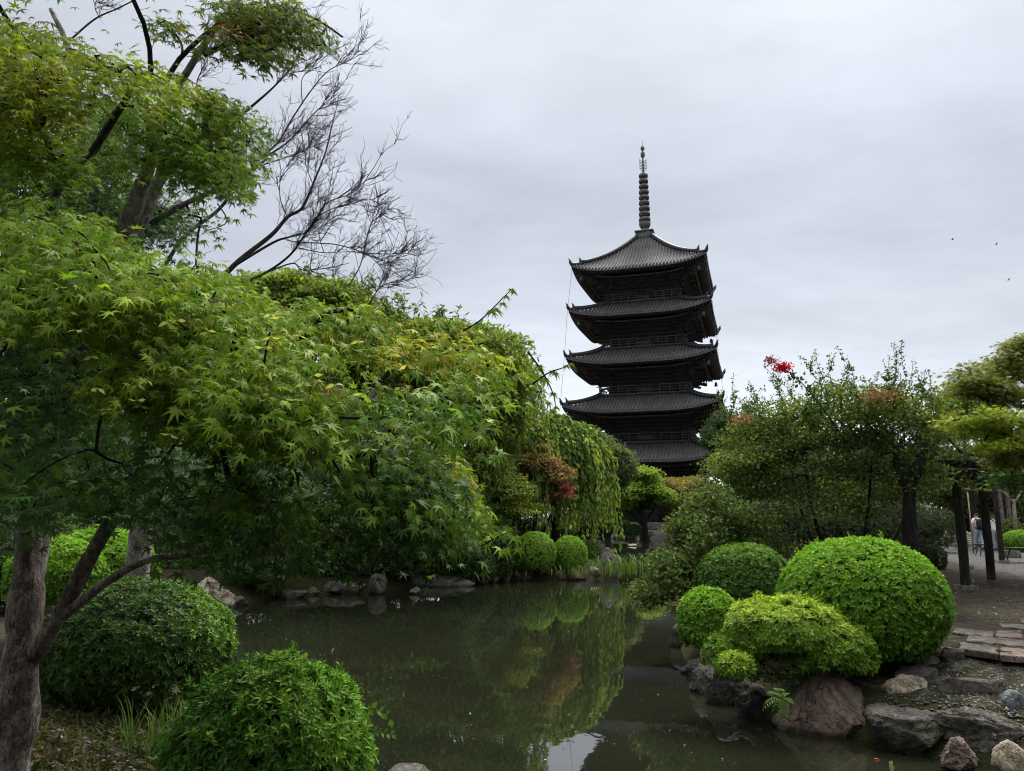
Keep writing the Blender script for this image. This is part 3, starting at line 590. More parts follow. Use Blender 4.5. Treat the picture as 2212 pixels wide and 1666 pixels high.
# ---- second maple, pale forked limbs behind
def pale_maple():
    b = (-4.7, 7.6); root = thing('maple_tree', 'pale barked maple with two forked limbs behind the leaning foreground maple, upper left', 'tree', (b[0], b[1], .6))
    mb = MB(); Y = 7.4
    t1 = limb(mb, [np.array([b[0], b[1], .5]), P(110, 1000, Y), P(160, 760, Y - .4), P(225, 600, Y - .8), P(268, 505, Y - 1), P(300, 420, Y - 1.1), P(325, 345, Y - 1.2), P(350, 250, Y - 1.3), P(420, 130, Y - 1.5), P(480, 40, Y - 1.6), P(560, -60, Y - 1.7)], [.13, .11, .095, .085, .075, .068, .06, .04, .028, .022, .016], 0, 44, 14, .05, 7)
    t2 = limb(mb, [P(258, 535, Y - .95), P(300, 480, Y - .9), P(330, 415, Y - .9), P(362, 365, Y - .95), P(440, 290, Y - 1), P(520, 240, Y - 1.1)], .085, .03, 26, 12, .05, 8)
    t3 = limb(mb, [P(200, 640, Y - .7), P(185, 520, Y - .9), P(205, 400, Y - 1.1), P(172, 240, Y - 1.2), P(150, 110, Y - 1.3), P(110, 20, Y - 1.3)], .06, .02, 26, 10, .06, 9)
    t4 = limb(mb, [P(160, 760, Y - .4), P(150, 420, Y - 1), P(110, 330, Y - 1), P(70, 230, Y - 1), P(40, 120, Y - 1)], .055, .02, 24, 10, .05, 10)
    t5 = limb(mb, [P(330, 480, Y - .9), P(420, 430, Y - .9), P(500, 400, Y - .8), P(580, 340, Y - .8)], .03, .012, 16, 8, .05, 11)
    mb.build('trunk', BARKP, root, smooth=True)
    lf = MB(); allc = []; cen = P(250, 400, 7)
    t6 = [P(*p, Y - 1.6) for p in ((330, 330), (345, 230), (372, 150), (420, 95), (470, 55), (520, 30), (600, 15), (680, 40), (740, 80))]; t7 = [P(*p, Y - 1.6) for p in ((440, 120), (480, 100), (540, 80), (590, 60), (640, 70))]
    for poly, y0, y1, n, per, rad, size, pc, tpl in [
        ([(190, 250), (330, 205), (470, 200), (570, 275), (520, 340), (490, 410), (410, 380), (300, 360), (210, 340)], 4.7, 6.4, 240, 15, .2, .102, [GRN, GRN, YGR, MID], T_M7),
        ([(370, 180), (450, 200), (470, 260), (400, 240)], 4.8, 5.2, 22, 14, .15, .08, [YEL, YEL, YGR], T_M7),
        ([(330, 25), (470, 5), (640, 5), (650, 80), (560, 130), (490, 110), (420, 60), (360, 80)], 5.2, 6.2, 130, 13, .18, .115, [OLI, MID, OLI], T_M7),
        ([(640, 15), (700, 30), (750, 90), (700, 105), (640, 80)], 5.4, 6.0, 30, 12, .13, .075, [OLI, MID], T_M7),
        ([(455, 45), (520, 40), (530, 75), (470, 80)], 5.3, 5.6, 9, 10, .1, .075, [ORA, RUST], T_M7),
        ([(200, 380), (400, 400), (450, 480), (380, 500), (280, 470), (200, 520)], 6.4, 8.2, 170, 14, .24, .085, [DEEP, MID], T_STAR),
        ([(120, 240), (250, 200), (300, 330), (200, 400)], 6.0, 7.8, 170, 15, .22, .085, [MID, DEEP], T_STAR),
        ([(0, 540), (270, 600), (320, 900), (220, 1010), (0, 1010)], 5.7, 7.6, 210, 15, .26, .1, [DEEP, DEEP, MID], T_STAR),
        ([(60, 320), (270, 290), (340, 420), (260, 560), (60, 500)], 5.9, 7.8, 190, 15, .24, .09, [MID, DEEP, GRN], T_STAR),
        ([(300, 380), (430, 400), (450, 470), (360, 520), (280, 500)], 6.8, 8.2, 90, 14, .22, .085, [DEEP, MID], T_STAR),
        ([(200, 530), (460, 560), (480, 640), (250, 700)], 6.2, 8.0, 140, 14, .25, .09, [DEEP, MID], T_STAR)]:
        c, _ = region(poly, y0, y1, n, .12); out = c - cen; out[:, 1] -= 1.0; out[:, 2] *= .4; out[:, :2] += rng.normal(0, .3, (n, 2))
        sprays(lf, c, out, per, rad, size, pal(pc, n), tpl); allc.append(c)
    lf.build('crown', LEAF, root)
    br = MB(); seeds = np.concatenate([t1[14:], t2, t3[6:], t4[6:], t5, spline(t6, 14), spline(t7, 10)])
    for q_ in (t6, t7):
        c = spline(q_, 18); V, Q = tubes(c, np.linspace(.026, .008, 18), 7); br.add(V, q=Q)
    Pt, Rd, _ = grow(seeds, np.concatenate(allc), .0035, .44, .25, 6, .1, .0, .025); V, Q = tubes(Pt, Rd, 5, False); br.add(V, q=Q)
    br.build('branch', BARKD, root)
pale_maple()

# ---- leafless tree
def bare_tree():
    Y = 8.6; b = P(300, 1180, 9.2); root = thing('bare_tree', 'leafless tree with fine grey twigs against the sky behind the maple', 'tree', (b[0], 9.2, .6))
    mb = MB()
    st = limb(mb, [np.array([b[0], 9.2, .5]), P(320, 1000, 9.1), P(370, 780, 8.9), P(452, 632, Y)], .15, .04, 22, 12, .05, 3)
    mb.build('trunk', BARKP, root, smooth=True)
    Bs = [([(452, 632), (511, 568), (586, 508), (621, 469), (653, 449), (676, 398), (704, 327), (716, 276), (726, 236)], .07, .008), ([(462, 634), (562, 595), (621, 556), (653, 516), (684, 469), (708, 437), (759, 418), (791, 390)], .035, .006),
          ([(511, 571), (590, 524), (625, 512), (661, 501), (684, 473)], .035, .01), ([(653, 524), (724, 528), (779, 544), (810, 563), (834, 603), (806, 646)], .014, .005), ([(645, 536), (700, 546), (747, 544), (826, 548), (881, 548)], .013, .004),
          ([(480, 634), (621, 571), (653, 583), (708, 579), (755, 568)], .022, .005), ([(755, 615), (779, 571), (795, 504), (810, 469), (834, 437)], .016, .004), ([(780, 690), (803, 646), (830, 615), (874, 607), (905, 591)], .018, .004),
          ([(330, 620), (395, 515), (470, 455), (519, 394), (562, 343), (601, 307), (629, 260), (668, 201), (708, 154), (755, 130), (775, 106)], .05, .006), ([(520, 250), (554, 221), (590, 189), (629, 146), (653, 99), (664, 75)], .035, .005),
          ([(542, 355), (617, 311), (668, 256), (704, 221), (731, 201)], .025, .005), ([(558, 359), (609, 343), (653, 327), (684, 311)], .018, .005), ([(653, 221), (653, 170), (684, 138), (720, 110)], .014, .004), ([(621, 469), (605, 426), (609, 378), (640, 330)], .014, .004),
          ([(676, 398), (660, 350), (668, 310)], .012, .004), ([(684, 469), (720, 450), (760, 440), (800, 430), (812, 450)], .013, .004), ([(700, 546), (690, 500), (720, 470)], .01, .004), ([(440, 235), (425, 180), (450, 120), (440, 60)], .02, .006), ([(60, 200), (120, 120), (170, 70), (210, 38), (250, 20), (290, 0), (330, -25)], .03, .012), ([(215, 38), (205, 15), (212, -10)], .012, .006), ([(380, 500), (330, 470), (440, 420), (520, 395)], .02, .01),
          ([(462, 640), (420, 720), (360, 790)], .03, .05)]
    br = MB(); p1 = []; d1 = []
    for k, (pts, r0, r1) in enumerate(Bs):
        n = len(pts) * 5; c2 = spline(np.array(pts, float), n); dz = rng.uniform(-.7, .5); f = np.linspace(0, 1, n)
        Ys = Y + f * dz * 1.6 + .12 * np.sin(f * 6 + k); c = np.array([P(a, b_, y) for (a, b_), y in zip(c2, Ys)])
        V, Q = tubes(c, (np.linspace(r0 ** .6, r1 ** .6, n)) ** (1 / .6) * .52, 8); nn = vnoise(V, 9, k); br.add(V, q=Q)
        m = int(len(pts) * 2.4) if r1 < .012 else 0
        if m:
            ii = rng.integers(int(n * .3), n, m); T = np.gradient(c, axis=0); p1.append(c[ii]); d1.append(unit(T[ii]))
    p = np.concatenate(p1); d = np.concatenate(d1)
    for lvl, (n_, l0, l1_, rad, bend) in enumerate([(1, .15, .55, .0046, .6), (3, .06, .26, .0028, .7), (2, .04, .14, .0022, .8)]):
        p = np.repeat(p, n_, 0); d = np.repeat(d, n_, 0); n = len(p); d = unit(d + rng.normal(0, bend, (n, 3)) * np.array([.8, .6, .8]) + np.array([.12, 0, .22])); ln = rng.uniform(l0, l1_, n)
        t = np.linspace(0, 1, 6)[None, :, None]; cur = rng.normal(0, .28, (n, 1, 3)); cur[..., 2] += .18
        Pt = p[:, None] + ln[:, None, None] * (d[:, None] * t + cur * t * t) + rng.normal(0, .019, (n, 6, 3)) * t * (1 if lvl < 2 else .35)
        V, Q = tubes(Pt, np.tile(np.linspace(rad, rad * .5, 6), (n, 1)), 4, False); br.add(V, q=Q)
        k = rng.integers(2, 6, n) if lvl else rng.integers(1, 6, n)
        p = np.concatenate([Pt[np.arange(n), k], Pt[np.arange(n), np.maximum(k - 2, 1)]]); d = np.concatenate([d, d]) if lvl == 0 else np.concatenate([d, d])
        if lvl == 0: pass
        else:
            s_ = rng.permutation(len(p))[: 720]; p, d = p[s_], d[s_]
    br.build('branch', TWIG, root)
bare_tree()

def tree(name, label, cat, base, trunks, pads, tpl, size, pc, per=22, clump=.28, mode='rand', bark=BARKD, lmat=FAR, rtip=.006, group=None, nb=160, jit=.2, shell=.45, smul=2.2):
    bz = gz1(*base); root = thing(name, label, cat, (base[0], base[1], bz - .05), group)
    mb = MB(); seeds = []
    for k, (pts, r0, r1) in enumerate(trunks):
        c = limb(mb, pts, r0, r1, max(10, len(pts) * 6), 9, .05, k + 1.5); seeds.append(c[len(c) // 3:])
    lf = MB(); cs = []; cc = []
    for pd in pads:
        px, py, Y, ru, rv_, rd, n = pd[:7]; pcols = pd[7] if len(pd) > 7 else pc; m = max(3, int(n * smul) // per); s = PX(Y)
        m2 = m * 2; u = rv(m2) * (rng.random((m2, 1)) ** shell); c = P(px, py, Y) + u * np.array([ru * s, rd, rv_ * s]); fq = .3 / clump
        g = np.array([mnoise.noise(Vector((v[0] * fq, v[1] * fq, v[2] * fq * 1.8))) for v in c]); kk = np.argsort(-g + rng.normal(0, .16, m2))[:m]; u, c = u[kk], c[kk]
        base_c = pal(pcols, m); k = np.repeat(np.arange(m), per); nn = len(k)
        q = rv(nn) * (rng.random((nn, 1)) ** .5) * clump * np.array([1.1, 1.1, .55]); pos = c[k] + q
        if mode == 'hang': ax = unit(rng.normal(0, .35, (nn, 3)) - UP); nm = unit(rv(nn) + np.array([0, -.4, .3]))
        elif mode == 'layer': o_ = unit(u + np.array([0, -.3, .2]))[k]; ax = unit(o_ * .5 + rv(nn) * .6 - UP * .35); nm = unit(UP * .9 + o_ * .5 + rv(nn) * .4); pos[:, 2] -= q[:, 2] * .5
        else: ax = unit(rv(nn) + UP * .15); nm = unit(rv(nn) * .8 + UP * .5 + np.array([0, -.3, 0]))
        leaves(lf, tpl, pos, ax, nm, size * rng.uniform(.6, 1.2, nn), jitter(base_c[k], jit)); cs.append(c)
    lf.build('crown', lmat, root)
    tg = np.concatenate(cs); tg = tg[rng.permutation(len(tg))[:nb]]
    Pt, Rd, _ = grow(np.concatenate(seeds), tg, rtip, .46, .25, 6, .12, .03); V, Q = tubes(Pt, Rd, 5, False); mb.add(V, q=Q); mb.build('trunk', bark, root, smooth=True)
    return root
def shade_foliage():
    # unseen leaf mass added behind and beside the viewer to shade the near side
    lf = MB(); n = 4200; a = rng.uniform(-2.75, -.15, n); rad = rng.uniform(7.5, 13, n); z = rng.uniform(.5, 8, n) ; q = np.stack([np.cos(a) * rad * 1.25 - 1, np.sin(a) * rad, z], 1)
    g = np.array([mnoise.noise(Vector(v * .35)) for v in q]); q = q[g > -.22]; n = len(q); k = np.repeat(np.arange(n), 8); m = len(k)
    leaves(lf, T_QUAD, q[k] + rng.normal(0, .35, (m, 3)), rv(m), unit(rv(m) + UP * .5), .5 * rng.uniform(.6, 1.2, m), jitter(pal([(.04, .07, .024), (.06, .09, .028)], m), .2)); o = lf.build('shade_foliage', FAR); o['kind'] = 'stuff'
shade_foliage()
def weeping(name, label, base, trunks, c, rad, ns, hang, size, pc, tpl=T_WILLOW, per=34, bark=BARKD, front=False, group=None):
    bz = gz1(*base); root = thing(name, label, 'tree', (base[0], base[1], bz - .05), group); mb = MB(); seeds = []
    for k, (pts, r0, r1) in enumerate(trunks):
        cc = limb(mb, pts, r0, r1, 22, 9, .05, k); seeds.append(cc[7:])
    ph = rng.uniform(0, 2 * np.pi, ns); rho = np.sqrt(rng.random(ns)) * .97; lump = 1 + .16 * np.sin(ph * 3 + 1) + .1 * np.sin(ph * 7)
    st = np.stack([np.cos(ph) * rho * rad[0] * lump, np.sin(ph) * rho * rad[1] * lump, np.sqrt(1 - rho ** 2) * rad[2] * rng.uniform(.75, 1.05, ns)], 1) + c
    out = np.stack([np.cos(ph), np.sin(ph), 0 * ph], 1); ln = rng.uniform(*hang, ns) * (.55 + .6 * rho); t = np.linspace(0, 1, 9)
    Pt = st[:, None] + out[:, None] * (rad[0] * .3 * (1 - np.exp(-2.2 * t))[None, :, None] * rng.uniform(.3, 1, (ns, 1, 1))); Pt[..., 2] += (ln[:, None] * (.10 * np.sin(t * 2.2) - t ** 1.35)[None]); Pt += rng.normal(0, .035, Pt.shape)
    Pt[..., 2] = np.maximum(Pt[..., 2], .35)
    sb = mb; V, Q = tubes(Pt, np.tile(np.linspace(.012, .004, 9), (ns, 1)), 4, False); sb.add(V, q=Q)
    k = np.repeat(np.arange(ns), per); f = rng.uniform(.05, 8, len(k)); i0 = np.minimum(f.astype(int), 7); fr = (f - i0)[:, None]
    pos = Pt[k, i0] * (1 - fr) + Pt[k, i0 + 1] * fr; d = unit(Pt[k, i0 + 1] - Pt[k, i0]); n = len(k)
    lf = MB(); leaves(lf, tpl, pos, unit(d * .8 + rv(n) * .55 - UP * .35), unit(rv(n) + np.array([0, -.4, .3])), size * rng.uniform(.6, 1.25, n), jitter(pal(pc, ns)[k], .2)); lf.build('crown', FAR, root)
    p2, r2, _ = grow(np.concatenate(seeds), st[rng.permutation(ns)[:150]], .007, .46, .2, 6, .12, .1); V, Q = tubes(p2, r2, 5, False); sb.add(V, q=Q); sb.build('trunk', bark, root, smooth=True)
    return root
def pts3(*a): return [np.asarray(p, float) for p in a]
def gpt(x, y, dz=-.1): return np.array([x, y, gz1(x, y) + dz])
CHG = [(.25, .33, .075), (.2, .28, .07), (.14, .215, .055)]
# weeping cherry humps behind the maple
bx = P(760, 1000, 23.5)[0]
W1 = [(500, 690, 62, 85), (560, 655, 70, 60), (640, 650, 80, 60), (720, 660, 80, 55), (800, 700, 80, 60), (880, 735, 80, 55), (960, 750, 80, 55), (1040, 765, 75, 60), (1100, 790, 60, 65), (640, 780, 150, 80), (800, 830, 150, 80), (960, 860, 140, 80), (1050, 900, 90, 90), (560, 800, 120, 90), (480, 900, 130, 90), (650, 930, 150, 90), (830, 960, 150, 80), (980, 990, 120, 80), (560, 1060, 140, 70), (740, 1080, 140, 60), (900, 1090, 130, 60), (420, 1040, 120, 80)]
W1T = tree('weeping_cherry', 'big pale green cherry tree humped behind the foreground maple canopy', 'tree', (bx, 24.6), [(pts3(gpt(bx, 24.6), (bx + .1, 24.4, 3), (bx + .5, 24, 6.5)), .3, .14), (pts3((bx + .1, 24.4, 2.6), (bx + 1.8, 24, 5), (bx + 3.2, 24, 6.4)), .16, .08), (pts3((bx, 24.4, 2.2), (bx - 1.5, 24, 4.4), (bx - 2.8, 24, 6)), .16, .08)],
     [(x, y, 23.6 + (y > 770) * .9, a_, b_, 1.3, a_ * b_ * .55) for x, y, a_, b_ in W1], T_QUAD, .19, [(.2, .25, .05), (.16, .22, .045), (.11, .165, .04)], 18, .42, 'layer', nb=320, jit=.28)
sp1 = MB(); sp2 = MB()
for k in range(46):
    x = rng.uniform(470, 1140); y0 = np.interp(x, [470, 560, 640, 760, 900, 1050, 1140], [660, 620, 605, 625, 690, 725, 770]); h = rng.uniform(15, 48); a_ = P(x, y0 + 18, 23.6); e_ = P(x + rng.normal(8, 14), y0 - h, 23.6); c_ = spline([a_, (a_ + e_) / 2 + rng.normal(0, .08, 3), e_], 8); V, Q = tubes(c_, np.linspace(.014, .005, 8), 4); sp2.add(V, q=Q)
    n_ = int(h * .5) + 8; f_ = rng.random(n_); pos = np.array([c_[int(v * 7)] for v in f_]) + rng.normal(0, .05, (n_, 3)); leaves(sp1, T_WILLOW, pos, unit(rv(n_) - UP * .6), rv(n_), .24, jitter(pal([(.14, .2, .05), (.1, .155, .045)], n_), .2))
sp1.build('shoot', FAR, W1T); sp2.build('shoot_stem', BARKD, W1T)
b = G(1215, 1240, .3); bx = b[0] + .2; by = 33.5
weeping('weeping_cherry', 'tall weeping cherry with curtains of hanging strands behind the two round azaleas', (bx, by), [(pts3(gpt(bx, by), (bx - .1, by, 2.4), (bx - .4, by, 4.8)), .22, .1)],
        P(1160, 1005, 33), (2.6, 2.3, 2.35), 1000, (1.2, 4.4), .24, CHG, T_QUAD, per=36)
bx = P(1150, 900, 31)[0]
weeping('weeping_cherry', 'weeping cherry trailing thin strands at the right tip of the maple canopy', (bx - .6, 31.5), [(pts3(gpt(bx - .6, 31.5), (bx - .7, 31.2, 3.2), (bx - .8, 31, 6.2)), .2, .1)],
        P(1092, 905, 30.5), (1.25, 1.5, 3.0), 420, (.7, 1.8), .2, CHG, per=36)
# small maples on the left bank
bx = P(1100, 1000, 31)[0]; YR = 30.6
tree('maple_tree', 'rust red maple between the green maple and the weeping cherry', 'tree', (bx + .8, 31.2), [(pts3(gpt(bx + .8, 31.2), (bx + 1.0, 31, 1.9), (bx + 1.2, 30.8, 3.2)), .1, .05), (pts3(gpt(bx + .9, 31.2), (bx + 1.6, 31, 2.2), (bx + 1.9, 30.6, 3.0)), .06, .03)],
     [(1085, 980, YR, 45, 18, .7, 1300), (1150, 1000, YR - .1, 60, 20, .7, 1700), (1200, 1025, YR, 42, 20, .7, 1100), (1140, 1040, YR, 55, 16, .7, 900), (1165, 968, YR + .2, 24, 13, .6, 420), (1228, 1056, YR - .4, 12, 16, .3, 200, [(.4, .13, .11), (.3, .1, .08)]), (1185, 1072, YR, 36, 14, .5, 420)],
     T_WIDE, .1, [(.3, .165, .075), (.25, .135, .065), (.33, .19, .08), (.2, .14, .06), (.2, .18, .06)], 20, .3, 'layer', jit=.28)
bx = P(1070, 1000, 29.5)[0]; YG = 29.3
tree('maple_tree', 'small green maple with layered pads above the round azaleas, left of the rust red maple', 'tree', (bx + .6, 29.8), [(pts3(gpt(bx + .6, 29.8), (bx + .5, 29.6, 1.8), (bx, 29.5, 3.2)), .09, .05), (pts3(gpt(bx + .7, 29.8), (bx + 1.2, 29.6, 2.1)), .05, .03)],
     [(1045, 925, YG, 60, 28, .8, 1400), (1090, 950, YG, 60, 24, .8, 1200), (1080, 1030, YG - .5, 50, 26, .8, 1700, [(.17, .22, .045), (.2, .24, .045)]), (1105, 1060, YG - .6, 50, 24, .8, 1800, [(.2, .24, .045), (.15, .21, .045)]), (1120, 1096, YG - .6, 60, 18, .7, 1400, [(.2, .24, .045), (.17, .21, .045)]), (1070, 1105, YG - .3, 60, 28, .8, 1500), (1090, 1000, YG, 40, 28, .8, 900)],
     T_WIDE, .09, [(.11, .17, .04), (.085, .14, .038)], 20, .28, 'layer')
# beyond the far bank
bx = P(1310, 1000, 66)[0]
tree('evergreen_tree', 'grey green bushy tree beside the lowest pagoda roof', 'tree', (bx, 66), [(pts3(gpt(bx, 66), (bx, 66, 4), (bx, 66, 6.5)), .3, .12)],
     [(1300, 985, 66, 50, 40, 2.2, 3000), (1335, 1005, 66, 35, 35, 2, 2200), (1270, 960, 66, 35, 35, 2, 1800), (1310, 1045, 66, 50, 40, 2.2, 2400)], T_QUAD, .3, [(.12, .15, .07), (.09, .12, .06)], 20, .7, 'rand')
bx, by, _ = G(1394, 1152, .7)
tree('maple_tree', 'bright green spreading maple with dark forked trunk on the far bank', 'tree', (bx, by), [(pts3(gpt(bx, by), (bx - .1, by, 1.6), (bx - .5, by, 3), (bx - .6, by, 4)), .34, .2), (pts3((bx - .1, by, 1.4), (bx - 1.4, by, 2.6), (bx - 2.2, by, 3.3)), .2, .1), (pts3((bx - .1, by, 1.6), (bx + .9, by, 2.9)), .18, .1)],
     [(1380, 1028, by, 45, 18, 2.4, 2200), (1350, 1050, by, 35, 18, 2.2, 2000), (1410, 1045, by, 35, 20, 2.2, 2000), (1380, 1062, by - 1, 60, 18, 2.4, 3000), (1345, 1080, by, 30, 16, 2, 1300), (1425, 1075, by, 28, 18, 2, 1200), (1385, 1085, by + 1, 45, 14, 2, 1200, [(.05, .09, .03)])],
     T_WIDE, .3, [(.18, .28, .04), (.15, .24, .04), (.21, .29, .04)], 20, .8, 'layer')
bx = P(1475, 1060, 78)[0]
tree('maple_tree', 'yellow brown maple below the pagoda, right of the bright green maple', 'tree', (bx, 78), [(pts3(gpt(bx, 78), (bx, 78, 2.5), (bx, 78, 4)), .3, .15)],
     [(1455, 1055, 78, 40, 22, 2.4, 2200), (1490, 1050, 78, 35, 24, 2.4, 2200), (1475, 1085, 77, 55, 24, 2.4, 2600), (1520, 1070, 78, 40, 30, 2.4, 2000)], T_WIDE, .32, [(.22, .21, .06), (.25, .2, .07), (.17, .18, .05)], 20, .8, 'layer')
bx = P(1545, 960, 80)[0]
tree('evergreen_tree', 'dark evergreen tree touching the right edge of the lowest pagoda roof', 'tree', (bx + 1, 80), [(pts3(gpt(bx + 1, 80), (bx + 1, 80, 5), (bx + 1, 80, 8)), .3, .15)],
     [(1550, 945, 80, 28, 28, 2.4, 2000), (1570, 930, 80, 40, 40, 2.4, 2800), (1570, 995, 80, 35, 38, 2.4, 2400), (1610, 930, 80, 45, 50, 2.4, 2800), (1600, 1000, 80, 60, 50, 2.4, 2600)], T_QUAD, .36, [(.045, .075, .035), (.06, .09, .035)], 20, .8, 'rand')
for k, (cx, cyy, Y, ru, rv_, n, lab, pc) in enumerate([
    (1690, 1010, 62, 120, 80, 4200, 'dark green tree behind the left half of the crape myrtle', [(.05, .08, .03), (.07, .1, .03)]), (1640, 1060, 50, 130, 70, 4200, 'low dark tree filling the gap under the left boughs of the crape myrtle', [(.045, .07, .03), (.06, .08, .03)]),
    (1190, 1015, 48, 90, 80, 4200, 'dark tree behind the tall weeping cherry', [(.04, .065, .026), (.055, .08, .03)]), (1860, 1045, 46, 130, 80, 4600, 'broad dark tree behind the right half of the crape myrtle', [(.045, .07, .028), (.08, .09, .03)]), (2075, 900, 40, 70, 60, 3200, 'fresh green tree glimpsed between the crape myrtle and the yellow green maple', [(.1, .17, .03), (.08, .14, .03)]),
    (2110, 1060, 44, 130, 80, 4600, 'dark tree behind the two walking people', [(.035, .05, .022), (.05, .065, .025)]), (2240, 1010, 46, 110, 110, 4000, 'dark tree at the right edge behind the wooden prop', [(.035, .055, .022), (.05, .07, .025)]),
    (90, 1000, 34, 170, 160, 5200, 'dark background tree behind the leaning maple trunk', [(.03, .05, .02), (.045, .065, .022)]), (330, 1010, 36, 170, 150, 5200, 'dark background tree above the grey path, left', [(.03, .05, .02), (.05, .07, .025)]), (620, 1020, 31, 170, 140, 5000, 'dark background tree behind the middle of the maple canopy', [(.035, .06, .022), (.05, .075, .025)]),
    (880, 1020, 26, 140, 130, 5000, 'dark green tree behind the low shrubs of the left bank', [(.035, .06, .022), (.05, .08, .025)]), (1010, 1080, 34, 110, 80, 3600, 'shaded tree behind the small green maple', [(.03, .05, .02), (.045, .065, .022)])]):
    p = P(cx, cyy, Y); s = PX(Y)
    tree('background_tree', lab, 'tree', (p[0], Y), [(pts3(gpt(p[0], Y), (p[0] + .2, Y, 1.5), (p[0], Y, max(2.0, p[2]))), .22, .1)],
         [(cx + fx * ru + rng.normal(0, 8), cyy + fy * rv_ + rng.normal(0, 8), Y + rng.uniform(-1, 1), ru * rng.uniform(.45, .6), rv_ * rng.uniform(.45, .6), 1.6, n / 5) for fx, fy in ((-.5, -.35), (.05, -.55), (.5, -.3), (-.3, .1), (.35, .15), (-.6, .5), (0, .55), (.6, .55))], T_QUAD, .0045 * Y + .04, pc, 18, s * 22, 'rand', nb=60, group='background trees behind the garden')
# distant hedge and treeline
for k, (x0_, x1_, Y, lab) in enumerate(((1110, 1230, 44, 'dark clipped hedge behind the weeping cherry, left part'), (1205, 1330, 60, 'dark clipped hedge behind the weeping cherry, right part'), (1330, 1460, 100, 'dark hedge in front of the pagoda, left half'), (1450, 1620, 100, 'dark hedge in front of the pagoda, right half'), (1560, 1800, 34, 'dark hedge behind the crape myrtle stems, left half'), (1780, 2060, 34, 'dark hedge behind the crape myrtle stems, right half'))):
    HEDGES = globals().setdefault('HEDGES', []); HEDGES.append((x0_, x1_, Y, lab))
for k in range(26):
    px = -260 + k * 105 + rng.normal(0, 18); Y = rng.uniform(96, 150) if not 1180 < px < 1700 else rng.uniform(122, 150); top = rng.uniform(1010, 1062) if px < 1180 or px > 1700 else rng.uniform(1040, 1070)
    p = P(px, 1100, Y); h = (1118 - top)
    tree('distant_tree', 'rounded dark tree in the far treeline closing the garden', 'tree', (p[0], Y), [(pts3(gpt(p[0], Y), (p[0], Y, 2.5), (p[0], Y, 4)), .25, .15)],
         [(px + fx * 62, top + h * fy, Y, 44, h * .34, 2.5, 420) for fx, fy in ((-.6, .45), (0, .3), (.6, .42), (-.4, .8), (.4, .8), (0, .7))], T_QUAD, .8, [(.035, .055, .025), (.05, .07, .03), (.065, .085, .035)], 14, 1.6, 'rand', nb=20, smul=1.0, group='far treeline')
# crape myrtle
bm = (5.9, 14.5); T = []
for dx, dy, lean in ((-.3, 0, -1.5), (0, .2, -.5), (.25, -.1, .5), (.5, .1, 1.4), (-.5, -.2, -2.6), (.1, -.3, -.9)):
    T.append((pts3(gpt(bm[0] + dx * .6, bm[1] + dy), (bm[0] + dx + lean * .25, bm[1] + dy, 1.3), (bm[0] + dx + lean * .7, bm[1] + dy * 2, 2.2), (bm[0] + dx + lean * .95, bm[1] + dy * 3, 3.3 - .38 * max(0, abs(lean) - 1))), .065, .014))
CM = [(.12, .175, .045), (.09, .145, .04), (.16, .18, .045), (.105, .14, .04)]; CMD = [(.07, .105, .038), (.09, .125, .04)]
crape = tree('crape_myrtle', 'wide many stemmed crape myrtle with small dark leaves overhanging the right side of the pond', 'tree', bm, T,
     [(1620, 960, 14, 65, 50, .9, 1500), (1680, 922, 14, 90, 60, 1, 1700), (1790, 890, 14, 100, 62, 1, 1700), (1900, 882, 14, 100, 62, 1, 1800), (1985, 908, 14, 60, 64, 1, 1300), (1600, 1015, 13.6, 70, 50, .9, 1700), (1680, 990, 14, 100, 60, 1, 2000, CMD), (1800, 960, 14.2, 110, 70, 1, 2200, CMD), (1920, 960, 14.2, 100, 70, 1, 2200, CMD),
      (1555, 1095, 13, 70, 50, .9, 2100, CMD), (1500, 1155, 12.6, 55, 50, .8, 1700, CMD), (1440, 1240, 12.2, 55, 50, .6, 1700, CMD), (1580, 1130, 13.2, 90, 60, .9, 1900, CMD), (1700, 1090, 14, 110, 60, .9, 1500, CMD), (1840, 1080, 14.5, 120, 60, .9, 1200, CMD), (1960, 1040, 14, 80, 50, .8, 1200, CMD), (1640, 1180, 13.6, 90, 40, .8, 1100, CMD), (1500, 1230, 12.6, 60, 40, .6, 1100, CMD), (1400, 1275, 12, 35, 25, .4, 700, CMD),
      (1890, 862, 13.3, 42, 16, .4, 190, [(.26, .1, .08), (.14, .11, .05), (.1, .12, .04)]), (1605, 905, 13.3, 14, 8, .3, 50, [(.24, .11, .07)])],
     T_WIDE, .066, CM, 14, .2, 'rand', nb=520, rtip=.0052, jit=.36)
sh = MB(); st_ = MB()
